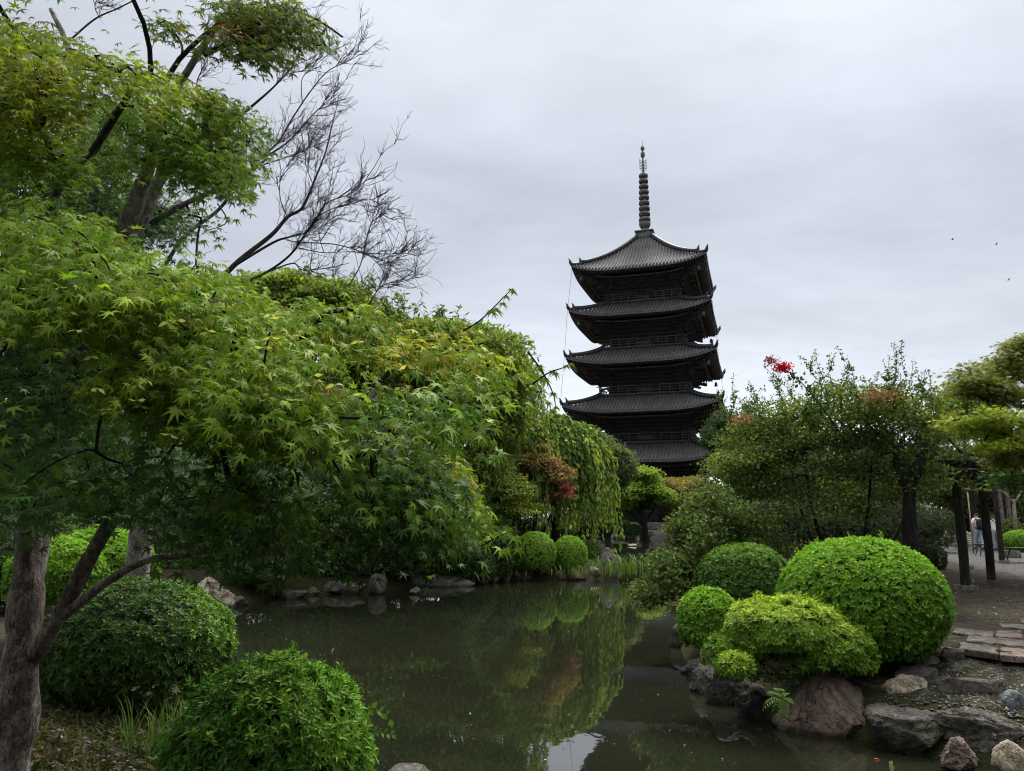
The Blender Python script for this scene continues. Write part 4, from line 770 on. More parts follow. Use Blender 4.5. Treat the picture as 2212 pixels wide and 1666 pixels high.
for k in range(58):
    x = rng.uniform(1560, 2020); y0 = 905 - 45 * math.exp(-((x - 1880) / 170) ** 2) + rng.uniform(-5, 40); h = rng.gamma(3.2, 20) * (1.25 if 1840 < x < 2000 else .85) + 12; h = min(h, 125); Y = rng.uniform(13.2, 14.8)
    a = P(x, y0, Y); b_ = P(x + rng.normal(-10 if x < 1750 else 4, 20) * (.4 + h / 90), y0 - h, Y + rng.normal(0, .25)); c = spline([a, a * .62 + b_ * .38 + rng.normal(0, .05, 3), a * .3 + b_ * .7 + rng.normal(0, .05, 3), b_], 12); st_.add(*tubes(c, np.linspace(.007, .0025, 12), 4))
    tips_ = [(c, 1.0)]
    for q_ in range(rng.integers(0, 4)):
        i_ = rng.integers(3, 9); d_ = (c[i_ + 1] - c[i_]); d_ = unit(d_ / np.linalg.norm(d_) + rng.normal(0, .6, 3)); e_ = c[i_] + d_ * h * PX(Y) * rng.uniform(.25, .5); c2_ = spline([c[i_], (c[i_] + e_) / 2 + rng.normal(0, .02, 3), e_], 8); st_.add(*tubes(c2_, np.linspace(.004, .002, 8), 4)); tips_.append((c2_, .5))
    for cc_, w_ in tips_:
        n = max(6, int(h * .55 * w_)); f = rng.random(n) ** .75; m_ = len(cc_) - 1; pos = np.array([cc_[int(v * m_)] * (1 - (v * m_) % 1) + cc_[min(int(v * m_) + 1, m_)] * ((v * m_) % 1) for v in f]) + rng.normal(0, .022, (n, 3)); leaves(sh, T_WIDE, pos, unit(rv(n) + UP * .4), unit(rv(n) + UP), .06 * (1.15 - .55 * f) * rng.uniform(.7, 1.2, n), jitter(pal([(.09, .13, .045), (.065, .1, .04)], n), .25))
a, b_ = P(1790, 900, 13.2), P(1690, 795, 13.2); c = spline([P(1830, 960, 13.5), a, P(1735, 830, 13.2), b_, P(1660, 778, 13.2)], 14); V, Q = tubes(c, np.linspace(.014, .004, 14), 5); st_.add(V, q=Q)
n = 130; f = rng.random(n) * .72; pos = np.array([c[int(v * 13)] for v in f]) + rng.normal(0, .06, (n, 3)) * (1.2 - f)[:, None]; leaves(sh, T_WIDE, pos, unit(rv(n)), unit(rv(n) + UP), .085, jitter(pal([(.04, .075, .04)], n), .2))
sh.build('shoot', FAR, crape); st_.build('shoot_stem', BARKD, crape)
fl = MB()
for (x, y, sx, sy, n, cs) in ((1692, 793, 17, 9, 330, [(.55, .02, .04), (.42, .015, .04)]), (1664, 779, 13, 8, 120, [(.3, .06, .08), (.12, .07, .06)]), (1890, 850, 12, 7, 60, [(.5, .08, .12)])):
    p = P(x, y, 13.2) + rng.normal(0, 1, (n, 3)) * np.array([sx, 9, sy]) * PX(13.2) * .55; leaves(fl, T_WIDE, p, rv(n), rv(n), .045, jitter(pal(cs, n), .2))
fl.build('blossom', FAR, crape)

# right hand maple
bx = P(2330, 1100, 12.5)[0]
tree('maple_tree', 'yellow green maple reaching in from the right edge over the pergola', 'tree', (bx, 12.5), [(pts3(gpt(bx, 12.5), (bx - .1, 12.4, 2.4), (bx - .5, 12.2, 4.2)), .13, .06), (pts3((bx - .1, 12.4, 2.0), (bx - .9, 12, 3.0), (bx - 1.8, 11.6, 3.6)), .06, .03)],
     [(2190, 745, 12, 40, 22, .6, 380), (2185, 770, 12, 50, 28, .6, 520), (2200, 800, 12, 50, 30, .7, 560), (2140, 820, 12, 20, 14, .4, 120), (2080, 815, 12, 40, 26, .6, 480), (2110, 850, 12, 60, 30, .7, 560), (2180, 870, 12, 60, 30, .7, 520), (2130, 905, 11.6, 80, 24, .7, 620, [YGR, YEL, YGR]), (2180, 940, 11.6, 60, 26, .7, 560, [YGR, OLI]), (2190, 985, 11.6, 40, 26, .6, 400, [(.08, .12, .03), OLI]), (2140, 965, 11.4, 30, 10, .4, 150, [YGR, YEL]), (2195, 1040, 12, 45, 30, .6, 420, [DEEP, MID])],
     T_STAR, .105, [OLI, (.17, .19, .035), (.13, .16, .032)], 16, .24, 'layer', lmat=LEAF, nb=200)

# ================================================================== SHRUBS
def bush(label, c, rad, nros, per, size, pc, tpl=T_QUAD, zcut=-.45, group=None, name='azalea_bush', lump=.05, loose=0.0, tops=None, spikes=0, lobes=(), stemsto=0):
    c = np.asarray(c, float); rad = np.asarray(rad, float); root = thing(name, label, 'bush', (c[0], c[1], c[2] + rad[2] * zcut), group)
    lf = MB(); sb = MB(); cc = c + np.array([0, 0, rad[2] * zcut]); allp = []
    for lc, lr, ln_, lpc, lt in [(c, rad, nros, pc, tops)] + [(np.asarray(q[0], float), np.asarray(q[1], float), q[2], q[3], q[4]) for q in lobes]:
        d = rv(ln_ * 3); d = d[d[:, 2] > zcut][:ln_]; n = len(d)
        lm = np.array([mnoise.noise(Vector(v * 2.3 + lc)) * .9 + mnoise.noise(Vector(v * 6 + lc)) * .5 for v in d])
        sup = 1.0 / np.maximum((np.abs(d) ** 2.1).sum(1) ** (1 / 2.1), .1)
        dep = rng.random(n) ** 2.2 * .13
        r = (1 + lump * lm * 1.6) * sup * (1 - dep) + rng.normal(0, .012 + loose, n); pos = lc + d * lr * r[:, None]; nrm = unit(unit(d / lr) + rng.normal(0, .22, (n, 3)) + UP * .15)
        col = pal(lpc, n) * (1 - 0 * dep[:, None])
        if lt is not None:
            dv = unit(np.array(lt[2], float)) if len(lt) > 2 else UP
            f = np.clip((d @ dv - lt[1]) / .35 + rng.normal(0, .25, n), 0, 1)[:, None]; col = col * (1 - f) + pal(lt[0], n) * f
        k = np.repeat(np.arange(n), per); m = len(k); j = np.tile(np.arange(per), n)
        t1 = unit(np.cross(nrm, rv(n))); t2 = np.cross(nrm, t1); az = j * 2 * np.pi / per + rng.normal(0, .25, m); tilt = np.radians(rng.uniform(38, 82, m))
        tang = t1[k] * np.cos(az)[:, None] + t2[k] * np.sin(az)[:, None]; ax = nrm[k] * np.cos(tilt)[:, None] + tang * np.sin(tilt)[:, None]
        leaves(lf, tpl, pos[k] + nrm[k] * rng.uniform(-.12, .12, (m, 1)) * size, ax, unit(nrm[k] * np.sin(tilt)[:, None] - tang * np.cos(tilt)[:, None] + rng.normal(0, .15, (m, 3))), size * rng.uniform(.65, 1.15, m), jitter(col[k], .17)); allp.append(pos)
        if spikes and lc is c:
            q = rng.choice(np.where(d[:, 2] > .3)[0], spikes)
            for jj in q:
                h = rng.uniform(.03, .10); tip = pos[jj] + (nrm[jj] * .5 + UP * .8 + rng.normal(0, .2, 3)) * h; V, Q = tubes(np.array([pos[jj] - nrm[jj] * .08, tip]), np.array([.003, .002]), 4); sb.add(V, q=Q)
                nn = int(h * 110) + 5; f = np.sqrt(rng.random((nn, 1))); leaves(lf, tpl, pos[jj] * (1 - f) + tip * f, unit(rv(nn) + UP * .6), unit(rv(nn) + UP), size * .85, jitter(pal(lt[0] if lt else lpc, nn), .15))
        th = np.linspace(0, math.pi * .5 + math.asin(min(.9, -zcut)) * .8, 9); ph = np.arange(18) * 2 * np.pi / 18; sp_ = np.stack([np.sin(th)[:, None] * np.cos(ph), np.sin(th)[:, None] * np.sin(ph), np.repeat(np.cos(th)[:, None], 18, 1)], -1)
        V = (lc + sp_ * lr * .8).reshape(-1, 3); i = np.arange(8)[:, None] * 18; kk = np.arange(18)[None]; sb.add(V, q=np.stack([i + kk, i + 18 + kk, i + 18 + (kk + 1) % 18, i + (kk + 1) % 18], -1).reshape(-1, 4))
    lf.build('foliage', SHRUB, root)
    ap = np.concatenate(allp); tg = ap[rng.permutation(len(ap))[:90]]; Pt, Rd, _ = grow(cc[None] + rng.normal(0, .05, (3, 3)) * np.array([1, 1, 0]), tg, .004, .42, .3, 5, .1); V, Q = tubes(Pt, Rd, 4, False); sb.add(V, q=Q); sb.build('stems', STEMS, root)
    return root
def far_hedges():
    for x0_, x1_, Y, lab in HEDGES:
        a_, b_ = P(x0_, 1117, Y)[0], P(x1_, 1117, Y)[0]; hh = (1.15 if x0_ > 1500 else .75) if Y < 50 else 1.0; s_ = .0035 * Y
        bush(lab, ((a_ + b_) / 2, Y, .7 + hh * .9), ((b_ - a_) / 2 * 1.06, 1.0, hh), int(1500 + (b_ - a_) * 500), 4, s_, [(.035, .055, .022), (.05, .07, .026)], T_AZQ, -.85, name='hedge', lump=.1, loose=.03)
STEMS = simple('shrub_twigs', (.022, .02, .014), .9, .1, .5, 14)
T_AZ = tpl_leaf(.155, .05, .1); T_AZQ = tpl_quad(.19)
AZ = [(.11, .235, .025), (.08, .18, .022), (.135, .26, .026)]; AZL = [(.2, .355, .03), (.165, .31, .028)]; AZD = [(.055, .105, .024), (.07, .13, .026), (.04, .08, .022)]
def at(px, py, Y): return P(px, py, Y)
far_hedges()
# front left
FD = [(.07, .165, .026), (.09, .195, .028), (.055, .135, .024)]
bush('glossy round azalea bush in the front, bottom left of the pond', at(582, 1672, 5.15), (.63, .6, .67), 4300, 7, .058, FD, T_AZ, -.6, lump=.06, loose=.014, tops=([(.16, .3, .03), (.12, .24, .028)], .4, (.7, .1, .72)), spikes=60)  # light on the upper right side is painted into the leaf colours
bush('dark broad azalea bush behind the leaning trunk, lit along its right rim', at(300, 1400, 7.4), (.82, .78, .60), 5200, 7, .054, AZD, T_AZ, -.6, lump=.05, tops=([(.16, .3, .03), (.13, .25, .03)], .74, (.9, .05, .45)))  # the lit right rim is painted in with brighter leaf colours
bush('small bright green azalea half hidden behind the leaning trunk', at(122, 1248, 9.4), (.52, .5, .45), 3000, 6, .055, AZ, T_AZQ, -.6, tops=(AZL, .2), group=None)
bush('rounded bright green azalea behind the thin slanting limbs', at(218, 1236, 10.4), (.68, .6, .56), 4200, 6, .055, AZ, T_AZQ, -.6, tops=(AZL, .2))
AZB = [(.19, .33, .04), (.15, .27, .036)]
# peninsula
pb = lambda x, y: G(x, y, .3)
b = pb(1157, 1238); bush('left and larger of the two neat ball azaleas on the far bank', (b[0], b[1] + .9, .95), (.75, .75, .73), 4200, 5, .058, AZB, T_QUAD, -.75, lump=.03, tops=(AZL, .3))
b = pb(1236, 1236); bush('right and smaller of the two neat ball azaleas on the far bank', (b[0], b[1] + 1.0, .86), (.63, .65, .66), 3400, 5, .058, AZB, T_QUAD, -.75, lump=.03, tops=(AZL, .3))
b = pb(1282, 1226); bush('olive azalea mound between the ball azaleas and the standing stone', (b[0], b[1] + 1.8, .72), (.62, .62, .52), 2300, 5, .06, [(.1, .17, .03), (.075, .13, .028)], T_QUAD, -.7, lump=.06)
bush('dark low mound behind the larger ball azalea', at(1120, 1190, 31), (1.4, 1, .8), 2600, 5, .07, AZD, T_QUAD, -.6)
b = pb(755, 1250); bush('low spreading green shrub hanging over the rocks of the left bank', (b[0], b[1] + .8, .7), (1.35, .8, .72), 4200, 5, .06, [(.07, .13, .028), (.1, .17, .03)], T_WIDE, -.5, name='shrub', lump=.12, loose=.03)
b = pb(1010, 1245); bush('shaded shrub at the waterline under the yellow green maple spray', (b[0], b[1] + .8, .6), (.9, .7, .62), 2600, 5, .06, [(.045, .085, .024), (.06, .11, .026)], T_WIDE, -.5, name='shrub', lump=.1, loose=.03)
b = G(1348, 1150, .7); bush('dark trimmed mound beside the far bench', (b[0] - .2, b[1], .95), (1.0, 1, .95), 1500, 5, .13, [(.04, .07, .024), (.055, .09, .026)], T_QUAD, -.5, name='shrub')
b = G(1396, 1152, .7); bush('very small dark ball shrub at the foot of the far bank maple', (b[0] - 1.3, b[1] - 1, .9), (.75, .7, .6), 900, 5, .13, [(.04, .07, .024)], T_QUAD, -.5, name='shrub')
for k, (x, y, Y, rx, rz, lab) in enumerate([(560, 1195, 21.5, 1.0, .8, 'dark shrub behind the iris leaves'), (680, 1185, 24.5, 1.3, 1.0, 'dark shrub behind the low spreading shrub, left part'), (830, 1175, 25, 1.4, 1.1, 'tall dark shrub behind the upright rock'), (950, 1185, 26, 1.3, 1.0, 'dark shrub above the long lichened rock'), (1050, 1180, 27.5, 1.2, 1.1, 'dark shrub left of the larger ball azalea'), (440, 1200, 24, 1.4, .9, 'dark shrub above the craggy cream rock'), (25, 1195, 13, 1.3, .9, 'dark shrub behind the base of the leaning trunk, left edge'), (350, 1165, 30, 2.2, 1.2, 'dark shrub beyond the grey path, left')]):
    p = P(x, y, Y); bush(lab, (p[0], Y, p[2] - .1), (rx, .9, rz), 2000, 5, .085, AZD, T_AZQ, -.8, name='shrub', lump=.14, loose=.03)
# right group
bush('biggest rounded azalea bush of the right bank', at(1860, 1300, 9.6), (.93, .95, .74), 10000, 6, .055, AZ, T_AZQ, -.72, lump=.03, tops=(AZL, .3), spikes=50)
bush('darker azalea mound left behind the biggest bush', at(1608, 1262, 11.6), (.70, .7, .56), 5400, 6, .055, [(.06, .125, .026), (.08, .15, .028)], T_AZQ, -.7, lump=.03, tops=([(.12, .22, .028)], .5))
bush('small light green azalea at the left tip of the right bank', at(1530, 1342, 9.2), (.33, .34, .36), 2000, 6, .052, AZ, T_AZQ, -.7, lump=.06, tops=(AZL, .2), loose=.006)
LY = [(.29, .38, .03), (.24, .345, .03)]; LG = [(.13, .24, .028), (.1, .19, .028), (.17, .27, .032)]
bush('loose yellow green azalea leaning over the water in front of the biggest bush', at(1690, 1362, 8.9), (.70, .55, .34), 2900, 6, .062, LG, T_AZ, -.4, lump=.1, loose=.02, tops=(LY, .3), spikes=40,
     lobes=[(at(1790, 1402, 8.7), (.40, .40, .31), 1600, LG, ([(.22, .3, .03)], .4)), (at(1842, 1428, 8.65), (.22, .24, .23), 520, LG, None), (at(1588, 1440, 8.5), (.19, .2, .14), 260, LG, (LY, .2)), (at(1725, 1432, 8.7), (.26, .2, .12), 380, LG, None), (at(1610, 1385, 8.9), (.34, .36, .27), 800, LG, (LY, .4)), (at(1556, 1415, 8.75), (.18, .2, .22), 260, LG, None), (at(1650, 1430, 8.9), (.5, .38, .34), 1300, [(.05, .075, .024), (.065, .1, .028), (.1, .1, .04)], None)])
b = P(2206, 1165, 34.5); bush('bright clipped low hedge behind the green seat at the right edge', (b[0], b[1], 1.1), (.78, .8, .52), 3000, 5, .07, AZ, T_QUAD, -.7, tops=(AZL, .2), name='hedge')
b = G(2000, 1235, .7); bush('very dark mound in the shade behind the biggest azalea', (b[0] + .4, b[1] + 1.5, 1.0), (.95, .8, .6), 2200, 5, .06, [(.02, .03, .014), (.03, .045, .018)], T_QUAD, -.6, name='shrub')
bush('yellowish shrub beside the wooden prop at the right', at(2184, 1140, 38), (.42, .4, .42), 700, 5, .08, [(.16, .18, .05), (.12, .15, .04)], T_QUAD, -.6, name='shrub', loose=.04)


# ================================================================== ROCKS
_ico = None
def ico(sub=4):
    import bmesh
    bm = bmesh.new(); bmesh.ops.create_icosphere(bm, subdivisions=sub, radius=1.0); bm.verts.ensure_lookup_table()
    V = np.array([v.co for v in bm.verts]); Fc = np.array([[v.index for v in f.verts] for f in bm.faces]); bm.free(); return V, Fc
ICO = {4: ico(4), 5: ico(5), 6: ico(6)}
def rock(label, px, py, wpx, hpx, zb, m, seed, depth=.8, cuts=14, boxy=0, yaw=0, rough=.06, group=None, name='rock', sink=.35, lean=0, sub=4, peak=0, tight=.06):
    g = G(px, py, zb); fd = g[1] * cP + (g[2] - EYE) * sP; hw = wpx * fd / F / 2; hd = hw * depth; Yc = g[1] + hd * .75; h = max(P(px, py - hpx, Yc)[2] - zb, .03)
    rs = np.random.default_rng(seed); V, Fc = ICO[sub]; V = V.copy()
    if boxy: V = np.sign(V) * np.abs(V) ** (1 - boxy * .7); V /= np.abs(V).max()
    for k in range(cuts):
        n_ = unit(rs.normal(size=3) * np.array([1, 1, .8])); dd = rs.uniform(.62 - tight, .92 - tight); q = V @ n_ - dd; V -= np.where(q > 0, q * .93, 0)[:, None] * n_
    V /= np.abs(V).max(0)
    vn = np.array([mnoise.fractal(Vector(v * 1.6 + seed * 3.7), 1, 2, 5) for v in V]); vh = np.array([mnoise.fractal(Vector(v * 6.5 + seed * 2.3), .8, 2, 4) for v in V]); vf = np.array([mnoise.ridged_multi_fractal(Vector(v * 3.2 + seed * 1.9), 1, 2, 4, 1, 2) for v in V])
    V = V * (1 + rough * 1.7 * vn + rough * .75 * (vf - 1.2) + rough * .4 * vh)[:, None]
    if peak: V[:, :2] *= (1 - peak * np.clip((V[:, 2] + .2) / 1.2, 0, 1) ** 1.3)[:, None]
    V[:, 0] += lean * (V[:, 2] + 1) * .5
    c, s_ = math.cos(yaw), math.sin(yaw); V = V * np.array([hw, hd, h * (1 + sink) / 2])
    V = np.stack([V[:, 0] * c - V[:, 1] * s_, V[:, 0] * s_ + V[:, 1] * c, V[:, 2]], 1)
    ctr = np.array([g[0], g[1] + hd * .75, zb]); V = V + ctr + np.array([0, 0, h * (1 + sink) / 2 - h * sink])
    o = build(name, V, Fc, m, None, loc=ctr, smooth=True); tag(o, label, 'rock', group)
    if sub == 5: pass
    return o
NG = 'stones edging the pond'
rock('large brown boulder with rusty patches at the water edge on the right', 1836, 1594, 250, 168, 0, RK_BROWN, 6, .7, 16, 0, .1, .05, sub=6, lean=-.22, peak=.42, sink=.6, tight=.1)
rock('dark boulder with pale lichen right of the large brown boulder', 1985, 1632, 185, 112, 0, RK_DARK, 8, .8, 12, .15, -.2, .05, sub=6, sink=.5)
rock('long ridged grey rock slanting down to the right edge of the bank', 2160, 1622, 215, 92, .1, RK_GREY, 12, .35, 16, .3, -.35, .1, sub=6, sink=.5)
rock('knobbly reddish brown rock at the water, bottom right', 2090, 1672, 92, 78, .02, RK_BROWN, 21, .8, 18, 0, .4, .1, sub=6)
rock('pale rock cut off by the bottom right corner', 2205, 1680, 90, 80, .1, RK_PALE, 25, .8, 14, 0, .4, .08)
rock('small grey stone wedged between the dark boulder and the ridged rock', 2040, 1588, 42, 30, .15, RK_GREY, 27, .8)
rock('dark brown block of stone behind the large brown boulder', 1886, 1518, 105, 45, .22, RK_SLAB, 31, .7, 12, .5, .05, .05)
rock('cream coloured veined rock on the gravel', 1966, 1514, 114, 56, .3, RK_PALE, 33, .7, 14, .2, -.15, .09)
rock('flat blue grey stone with swirls on the gravel', 1968, 1534, 84, 34, .24, RK_BLUE, 37, .8, 8, 0, -.2, .04)
rock('striped grey rock above the cream coloured rock', 2000, 1490, 106, 51, .36, RK_GREY, 41, .7, 14, .3, -.2, .07)
rock('brown angular rock near the path edge, above the striped rock', 2015, 1462, 80, 47, .42, RK_BROWN, 43, .8, 16, .3)
rock('tall grey stone at the end of the stepping slabs', 2048, 1450, 30, 50, .45, RK_GREY, 45, .8, 12, .4)
rock('mossy flat topped rock at the corner of the stepping slabs', 2075, 1446, 70, 47, .5, RK_SLAB, 47, .8, 10, .5)
rock('long low grey kerb rock on the gravel slope', 2120, 1510, 166, 44, .38, RK_SLAB, 51, .3, 14, .5, -.3, .07)
rock('squat grey rock at the left end of the kerb rock', 2042, 1496, 59, 35, .36, RK_GREY, 53, .8)
rock('round blue grey cobble at the right edge', 2200, 1535, 46, 46, .38, RK_BLUE, 55, .9, 4, 0, 0, .03)
rock('dark wall stone under the stepping slabs, right edge', 2185, 1464, 92, 61, .45, RK_DARK, 57, .5, 14, .6)
rock('dark wall stone left of the other under the slabs', 2120, 1452, 62, 47, .47, RK_DARK, 59, .5, 14, .6)
rock('mossy dark rock under the loose yellow green azalea', 1590, 1525, 118, 90, 0, RK_DARK, 61, .8, 14, .1, 0, .08, sub=5)
rock('lichened grey rock at the left tip of the right bank', 1476, 1398, 46, 56, 0, RK_GREY, 63, 1.0, 12, .2, 0, .07)
rock('mossy rock at the water between the fern and the overhanging sprigs', 1655, 1556, 96, 84, 0, RK_DARK, 62, .8, 14, .1, .2, .09, sub=5, sink=.5)
rock('dark rock below the left tip of the yellow green azalea', 1536, 1500, 84, 70, 0, RK_DARK, 64, .8, 14, .1, -.2, .09, sub=5, sink=.5)
rock('low brown rock under the small light azalea', 1525, 1462, 90, 40, 0, RK_SLAB, 65, .8, 14, .1, 0, .1)
rock('rounded grey rock top at the bottom edge of the photo', 880, 1690, 120, 36, .02, RK_GREY, 67, .8, 6)
# left bank
rock('craggy cream and rust coloured rock at the head of the left bank', 442, 1318, 104, 74, 0, RK_PALE, 71, .6, 20, .1, .2, .16, sub=5, sink=.3)
rock('flat dark slab next to the craggy cream rock', 510, 1309, 52, 22, 0, RK_SLAB, 73, .8, 10, .2)
rock('brown rock behind the iris leaves', 555, 1288, 56, 34, .05, RK_BROWN, 75, .8)
rock('flat pale grey rock at the waterline right of the iris leaves', 622, 1294, 74, 24, 0, RK_GREY, 77, .7, 12, .3)
rock('small grey rock right of the flat pale rock', 672, 1286, 36, 20, 0, RK_GREY, 79, .8)
rock('dark upright rock under the low spreading shrub', 815, 1284, 46, 44, 0, RK_DARK, 82, .8, 12, .35, 0, .06)
rock('long pale lichened rock beneath the hanging maple boughs', 935, 1268, 190, 30, 0, RK_GREY, 83, .3, 16, .5, .03, .08)
rock('low dark rock between the upright rock and the shrub', 740, 1284, 110, 30, 0, RK_DARK, 85, .4, 14, .4)
rock('little pale stone standing out in the water', 897, 1284, 30, 17, 0, RK_GREY, 87, .8)
rock('dark rounded boulder at the foot of the larger ball azalea', 1132, 1254, 56, 50, 0, RK_DARK, 89, .8, 12, .1, 0, .08)
rock('tall dark standing stone at the tip of the far bank', 1320, 1248, 46, 66, 0, RK_GREY, 91, .8, 12, .45, 0, .05, sub=5, sink=.3)
rock('brown stone right of the dark boulder below the azaleas', 1174, 1252, 34, 26, 0, RK_BROWN, 93, .8)
rock('pale stone below the gap between the ball azaleas', 1212, 1253, 26, 20, 0, RK_GREY, 95, .8)
rock('broad brown stone below the smaller ball azalea', 1243, 1254, 42, 24, 0, RK_BROWN, 97, .8)
rock('brown stone beside the tall standing stone', 1284, 1250, 36, 32, 0, RK_BROWN, 99, .8, 14, .2)
for k, (x, w_, h_, y) in enumerate([(1015, 24, 26, 1262), (1046, 24, 20, 1260), (1068, 20, 18, 1259), (1094, 26, 22, 1257), (1262, 18, 20, 1253)]):
    rock('small grey stone in the rock edging near the ball azaleas', x, y, w_, h_, 0, [RK_GREY, RK_DARK][k % 2], 101 + k, .8, 12, .2, group=NG)
for k, (x, w_, h_) in enumerate([(1262, 30, 12), (1300, 36, 14), (1335, 26, 10), (1362, 40, 12), (1400, 44, 16), (1430, 26, 14)]):
    rock('grey stone in the far shore edging below the bench', x, 1164, w_, h_, 0, [RK_GREY, RK_DARK, RK_SLAB][k % 3], 121 + k, .5, 12, .3, group='far shore edging stones')
rock('flat white stone lying in the far water', 1366, 1180, 22, 6, 0, RK_PALE, 131, .7, 6)
for k, (x, y, w_, h_) in enumerate([(470, 1335, 46, 16), (380, 1330, 60, 20)]): pass

# stepping slabs by the right path
def slab(label, poly, th, z, m, seed):
    pl = np.array([G(x, y, z)[:2] for x, y in poly]); cen = pl.mean(0); n = 40; u = np.linspace(0, len(pl), n, endpoint=False); i = u.astype(int); f = (u - i)[:, None]
    out = pl[i % len(pl)] * (1 - f) + pl[(i + 1) % len(pl)] * f; rs = np.random.default_rng(seed); out += rs.normal(0, .006, out.shape); V = []
    for dz, sc_ in ((-th, 1.0), (-.012, 1.0), (-.003, .985), (0, .95)): V.append(np.concatenate([cen + (out - cen) * sc_, np.full((n, 1), z + dz)], 1))
    V.append(np.array([[*cen, z + .002]])); V = np.concatenate(V); V[n * 2:, 2] += rs.normal(0, .003, len(V) - n * 2); k = np.arange(n); q = [np.stack([r * n + k, r * n + (k + 1) % n, (r + 1) * n + (k + 1) % n, (r + 1) * n + k], -1) for r in range(3)]
    t = np.stack([3 * n + k, 3 * n + (k + 1) % n, np.full(n, 4 * n)], -1); o = build('stone_slab', V, [np.concatenate(q), t], m, loc=np.array([*cen, z])); tag(o, label, 'paving slab', 'stone paving slabs by the path')
for k, (lab, poly) in enumerate([('long slab of the stone paving nearest the biggest azalea', [(2062, 1356), (2148, 1364), (2146, 1376), (2058, 1366)]), ('reddish slab in the second row of the paving', [(2152, 1362), (2205, 1362), (2210, 1377), (2152, 1374)]),
     ('long pale slab in the middle of the paving', [(2090, 1372), (2212, 1382), (2214, 1396), (2088, 1384)]), ('front left slab of the paving above the dark wall stones', [(2074, 1386), (2156, 1398), (2156, 1412), (2074, 1400)]),
     ('front right slab of the paving above the dark wall stones', [(2160, 1398), (2290, 1406), (2290, 1424), (2160, 1414)]), ('farthest slab of the paving at the right edge', [(2160, 1346), (2280, 1352), (2280, 1362), (2164, 1354)]), ('thin slab cut by the right edge behind the paving', [(2205, 1336), (2300, 1342), (2300, 1350), (2206, 1344)])]):
    slab(lab, poly, .07, .735 - .004 * k, [RK_SLAB, RK_BROWN, RK_GREY][k % 3] if k != 1 else RK_BROWN, 200 + k)

# ================================================================== SMALL PLANTS
def grass(label, c, n, h, spread, pc, name='grass_tuft', width=.008, lean=.5, cat='grass', up=False):
    c = np.asarray(c, float); b = c + np.concatenate([rng.normal(0, spread, (n, 2)), np.zeros((n, 1))], 1); hh = h * rng.uniform(.5, 1.1, n); a = rng.uniform(0, 2 * np.pi, n); d = np.stack([np.cos(a), np.sin(a), 0 * a], 1) * (rng.uniform(.1, 1, n) * lean * hh)[:, None]
    t = np.linspace(0, 1, 6); side = unit(np.cross(d + 1e-4, UP)); mid = b[:, None] + d[:, None] * (t ** 2)[None, :, None]; mid[..., 2] += hh[:, None] * (t - (.0 if up else .35) * lean * t ** 3)[None]
    wd = width * np.array([.8, 1, 1, .8, .5, .05]); Lf = mid - side[:, None] * wd[None, :, None]; Rt = mid + side[:, None] * wd[None, :, None]; V = np.stack([Lf, Rt], 2).reshape(-1, 3); i = np.arange(5)[:, None] * 2; q = np.concatenate([i, i + 1, i + 3, i + 2], 1); Q = (q[None] + (np.arange(n) * 12)[:, None, None]).reshape(-1, 4)
    o = build(name, V, Q, SHRUB, None, col=np.repeat(jitter(pal(pc, n), .2), 12, 0), loc=c); tag(o, label, cat); return o
GG = [(.1, .17, .035), (.14, .2, .05), (.07, .12, .03)]
grass('tuft of long grass between the two dark front azaleas', gpt(*P(390, 1500, 6.0)[:2], 0), 150, .5, .16, GG, width=.005)
b = G(578, 1284, .1); grass('clump of upright iris leaves on the left bank', (b[0], b[1] + .15, .08), 90, .62, .16, [(.07, .13, .03), (.09, .16, .035)], 'iris_clump', .014, .18, 'plant', True)
for lab, x, y, n, h, sp in (('arching grass in front of the smaller ball azalea', 1232, 1243, 120, .5, .5), ('arching grass between the olive mound and the standing stone', 1290, 1236, 140, .62, .35), ('tall grass right of the standing stone', 1368, 1244, 170, .95, .5), ('short grass left of the larger ball azalea', 1080, 1246, 90, .3, .4)):
    b = G(x, y, .2); grass(lab, (b[0], b[1] + .5, .22), n, h, sp, GG, width=.014, lean=.8)
def frond_plant(label, c, dirs, name='fern'):
    lf = MB(); c = np.asarray(c, float)
    for dx, dy, up, L_ in dirs:
        d = np.array([dx, dy, 0.]); t = np.linspace(0, 1, 20); p = c + d * (L_ * t)[:, None]; p[:, 2] += L_ * (up * t - .75 * t * t); lf.add(*tubes(p, np.linspace(.003, .001, 20), 4)[:1], q=tubes(p, np.linspace(.003, .001, 20), 4)[1], col=(.08, .12, .03)); g_ = unit(np.gradient(p, axis=0)); sd_ = unit(np.cross(g_, UP)); w_ = L_ * .3 * np.sin(np.pi * np.clip(t * .9 + .1, 0, 1)) ** .8
        for s_ in (-1, 1): leaves(lf, tpl_quad(.1), p[2::2], sd_[2::2] * s_ + g_[2::2] * .5 - UP * .15, np.tile(UP, (9, 1)) + rng.normal(0, .2, (9, 3)), w_[2::2] * .8 + .004, jitter(np.tile(np.array([[.1, .19, .04]]), (9, 1)), .2))
    o = lf.build(name, SHRUB, None, loc=c); tag(o, label, 'fern'); return o
g_ = P(1690, 1512, 7.5); frond_plant('bright green fern between the yellow green azalea and the brown boulder', g_, [(-.6, -.3, .95, .26), (-.75, -.2, .45, .28), (-.5, -.5, .1, .27), (-.1, -.6, .3, .24), (.4, -.5, .6, .2), (-.3, -.4, 1.2, .24), (-.15, -.5, -.35, .22), (.15, -.3, 1.0, .2)])
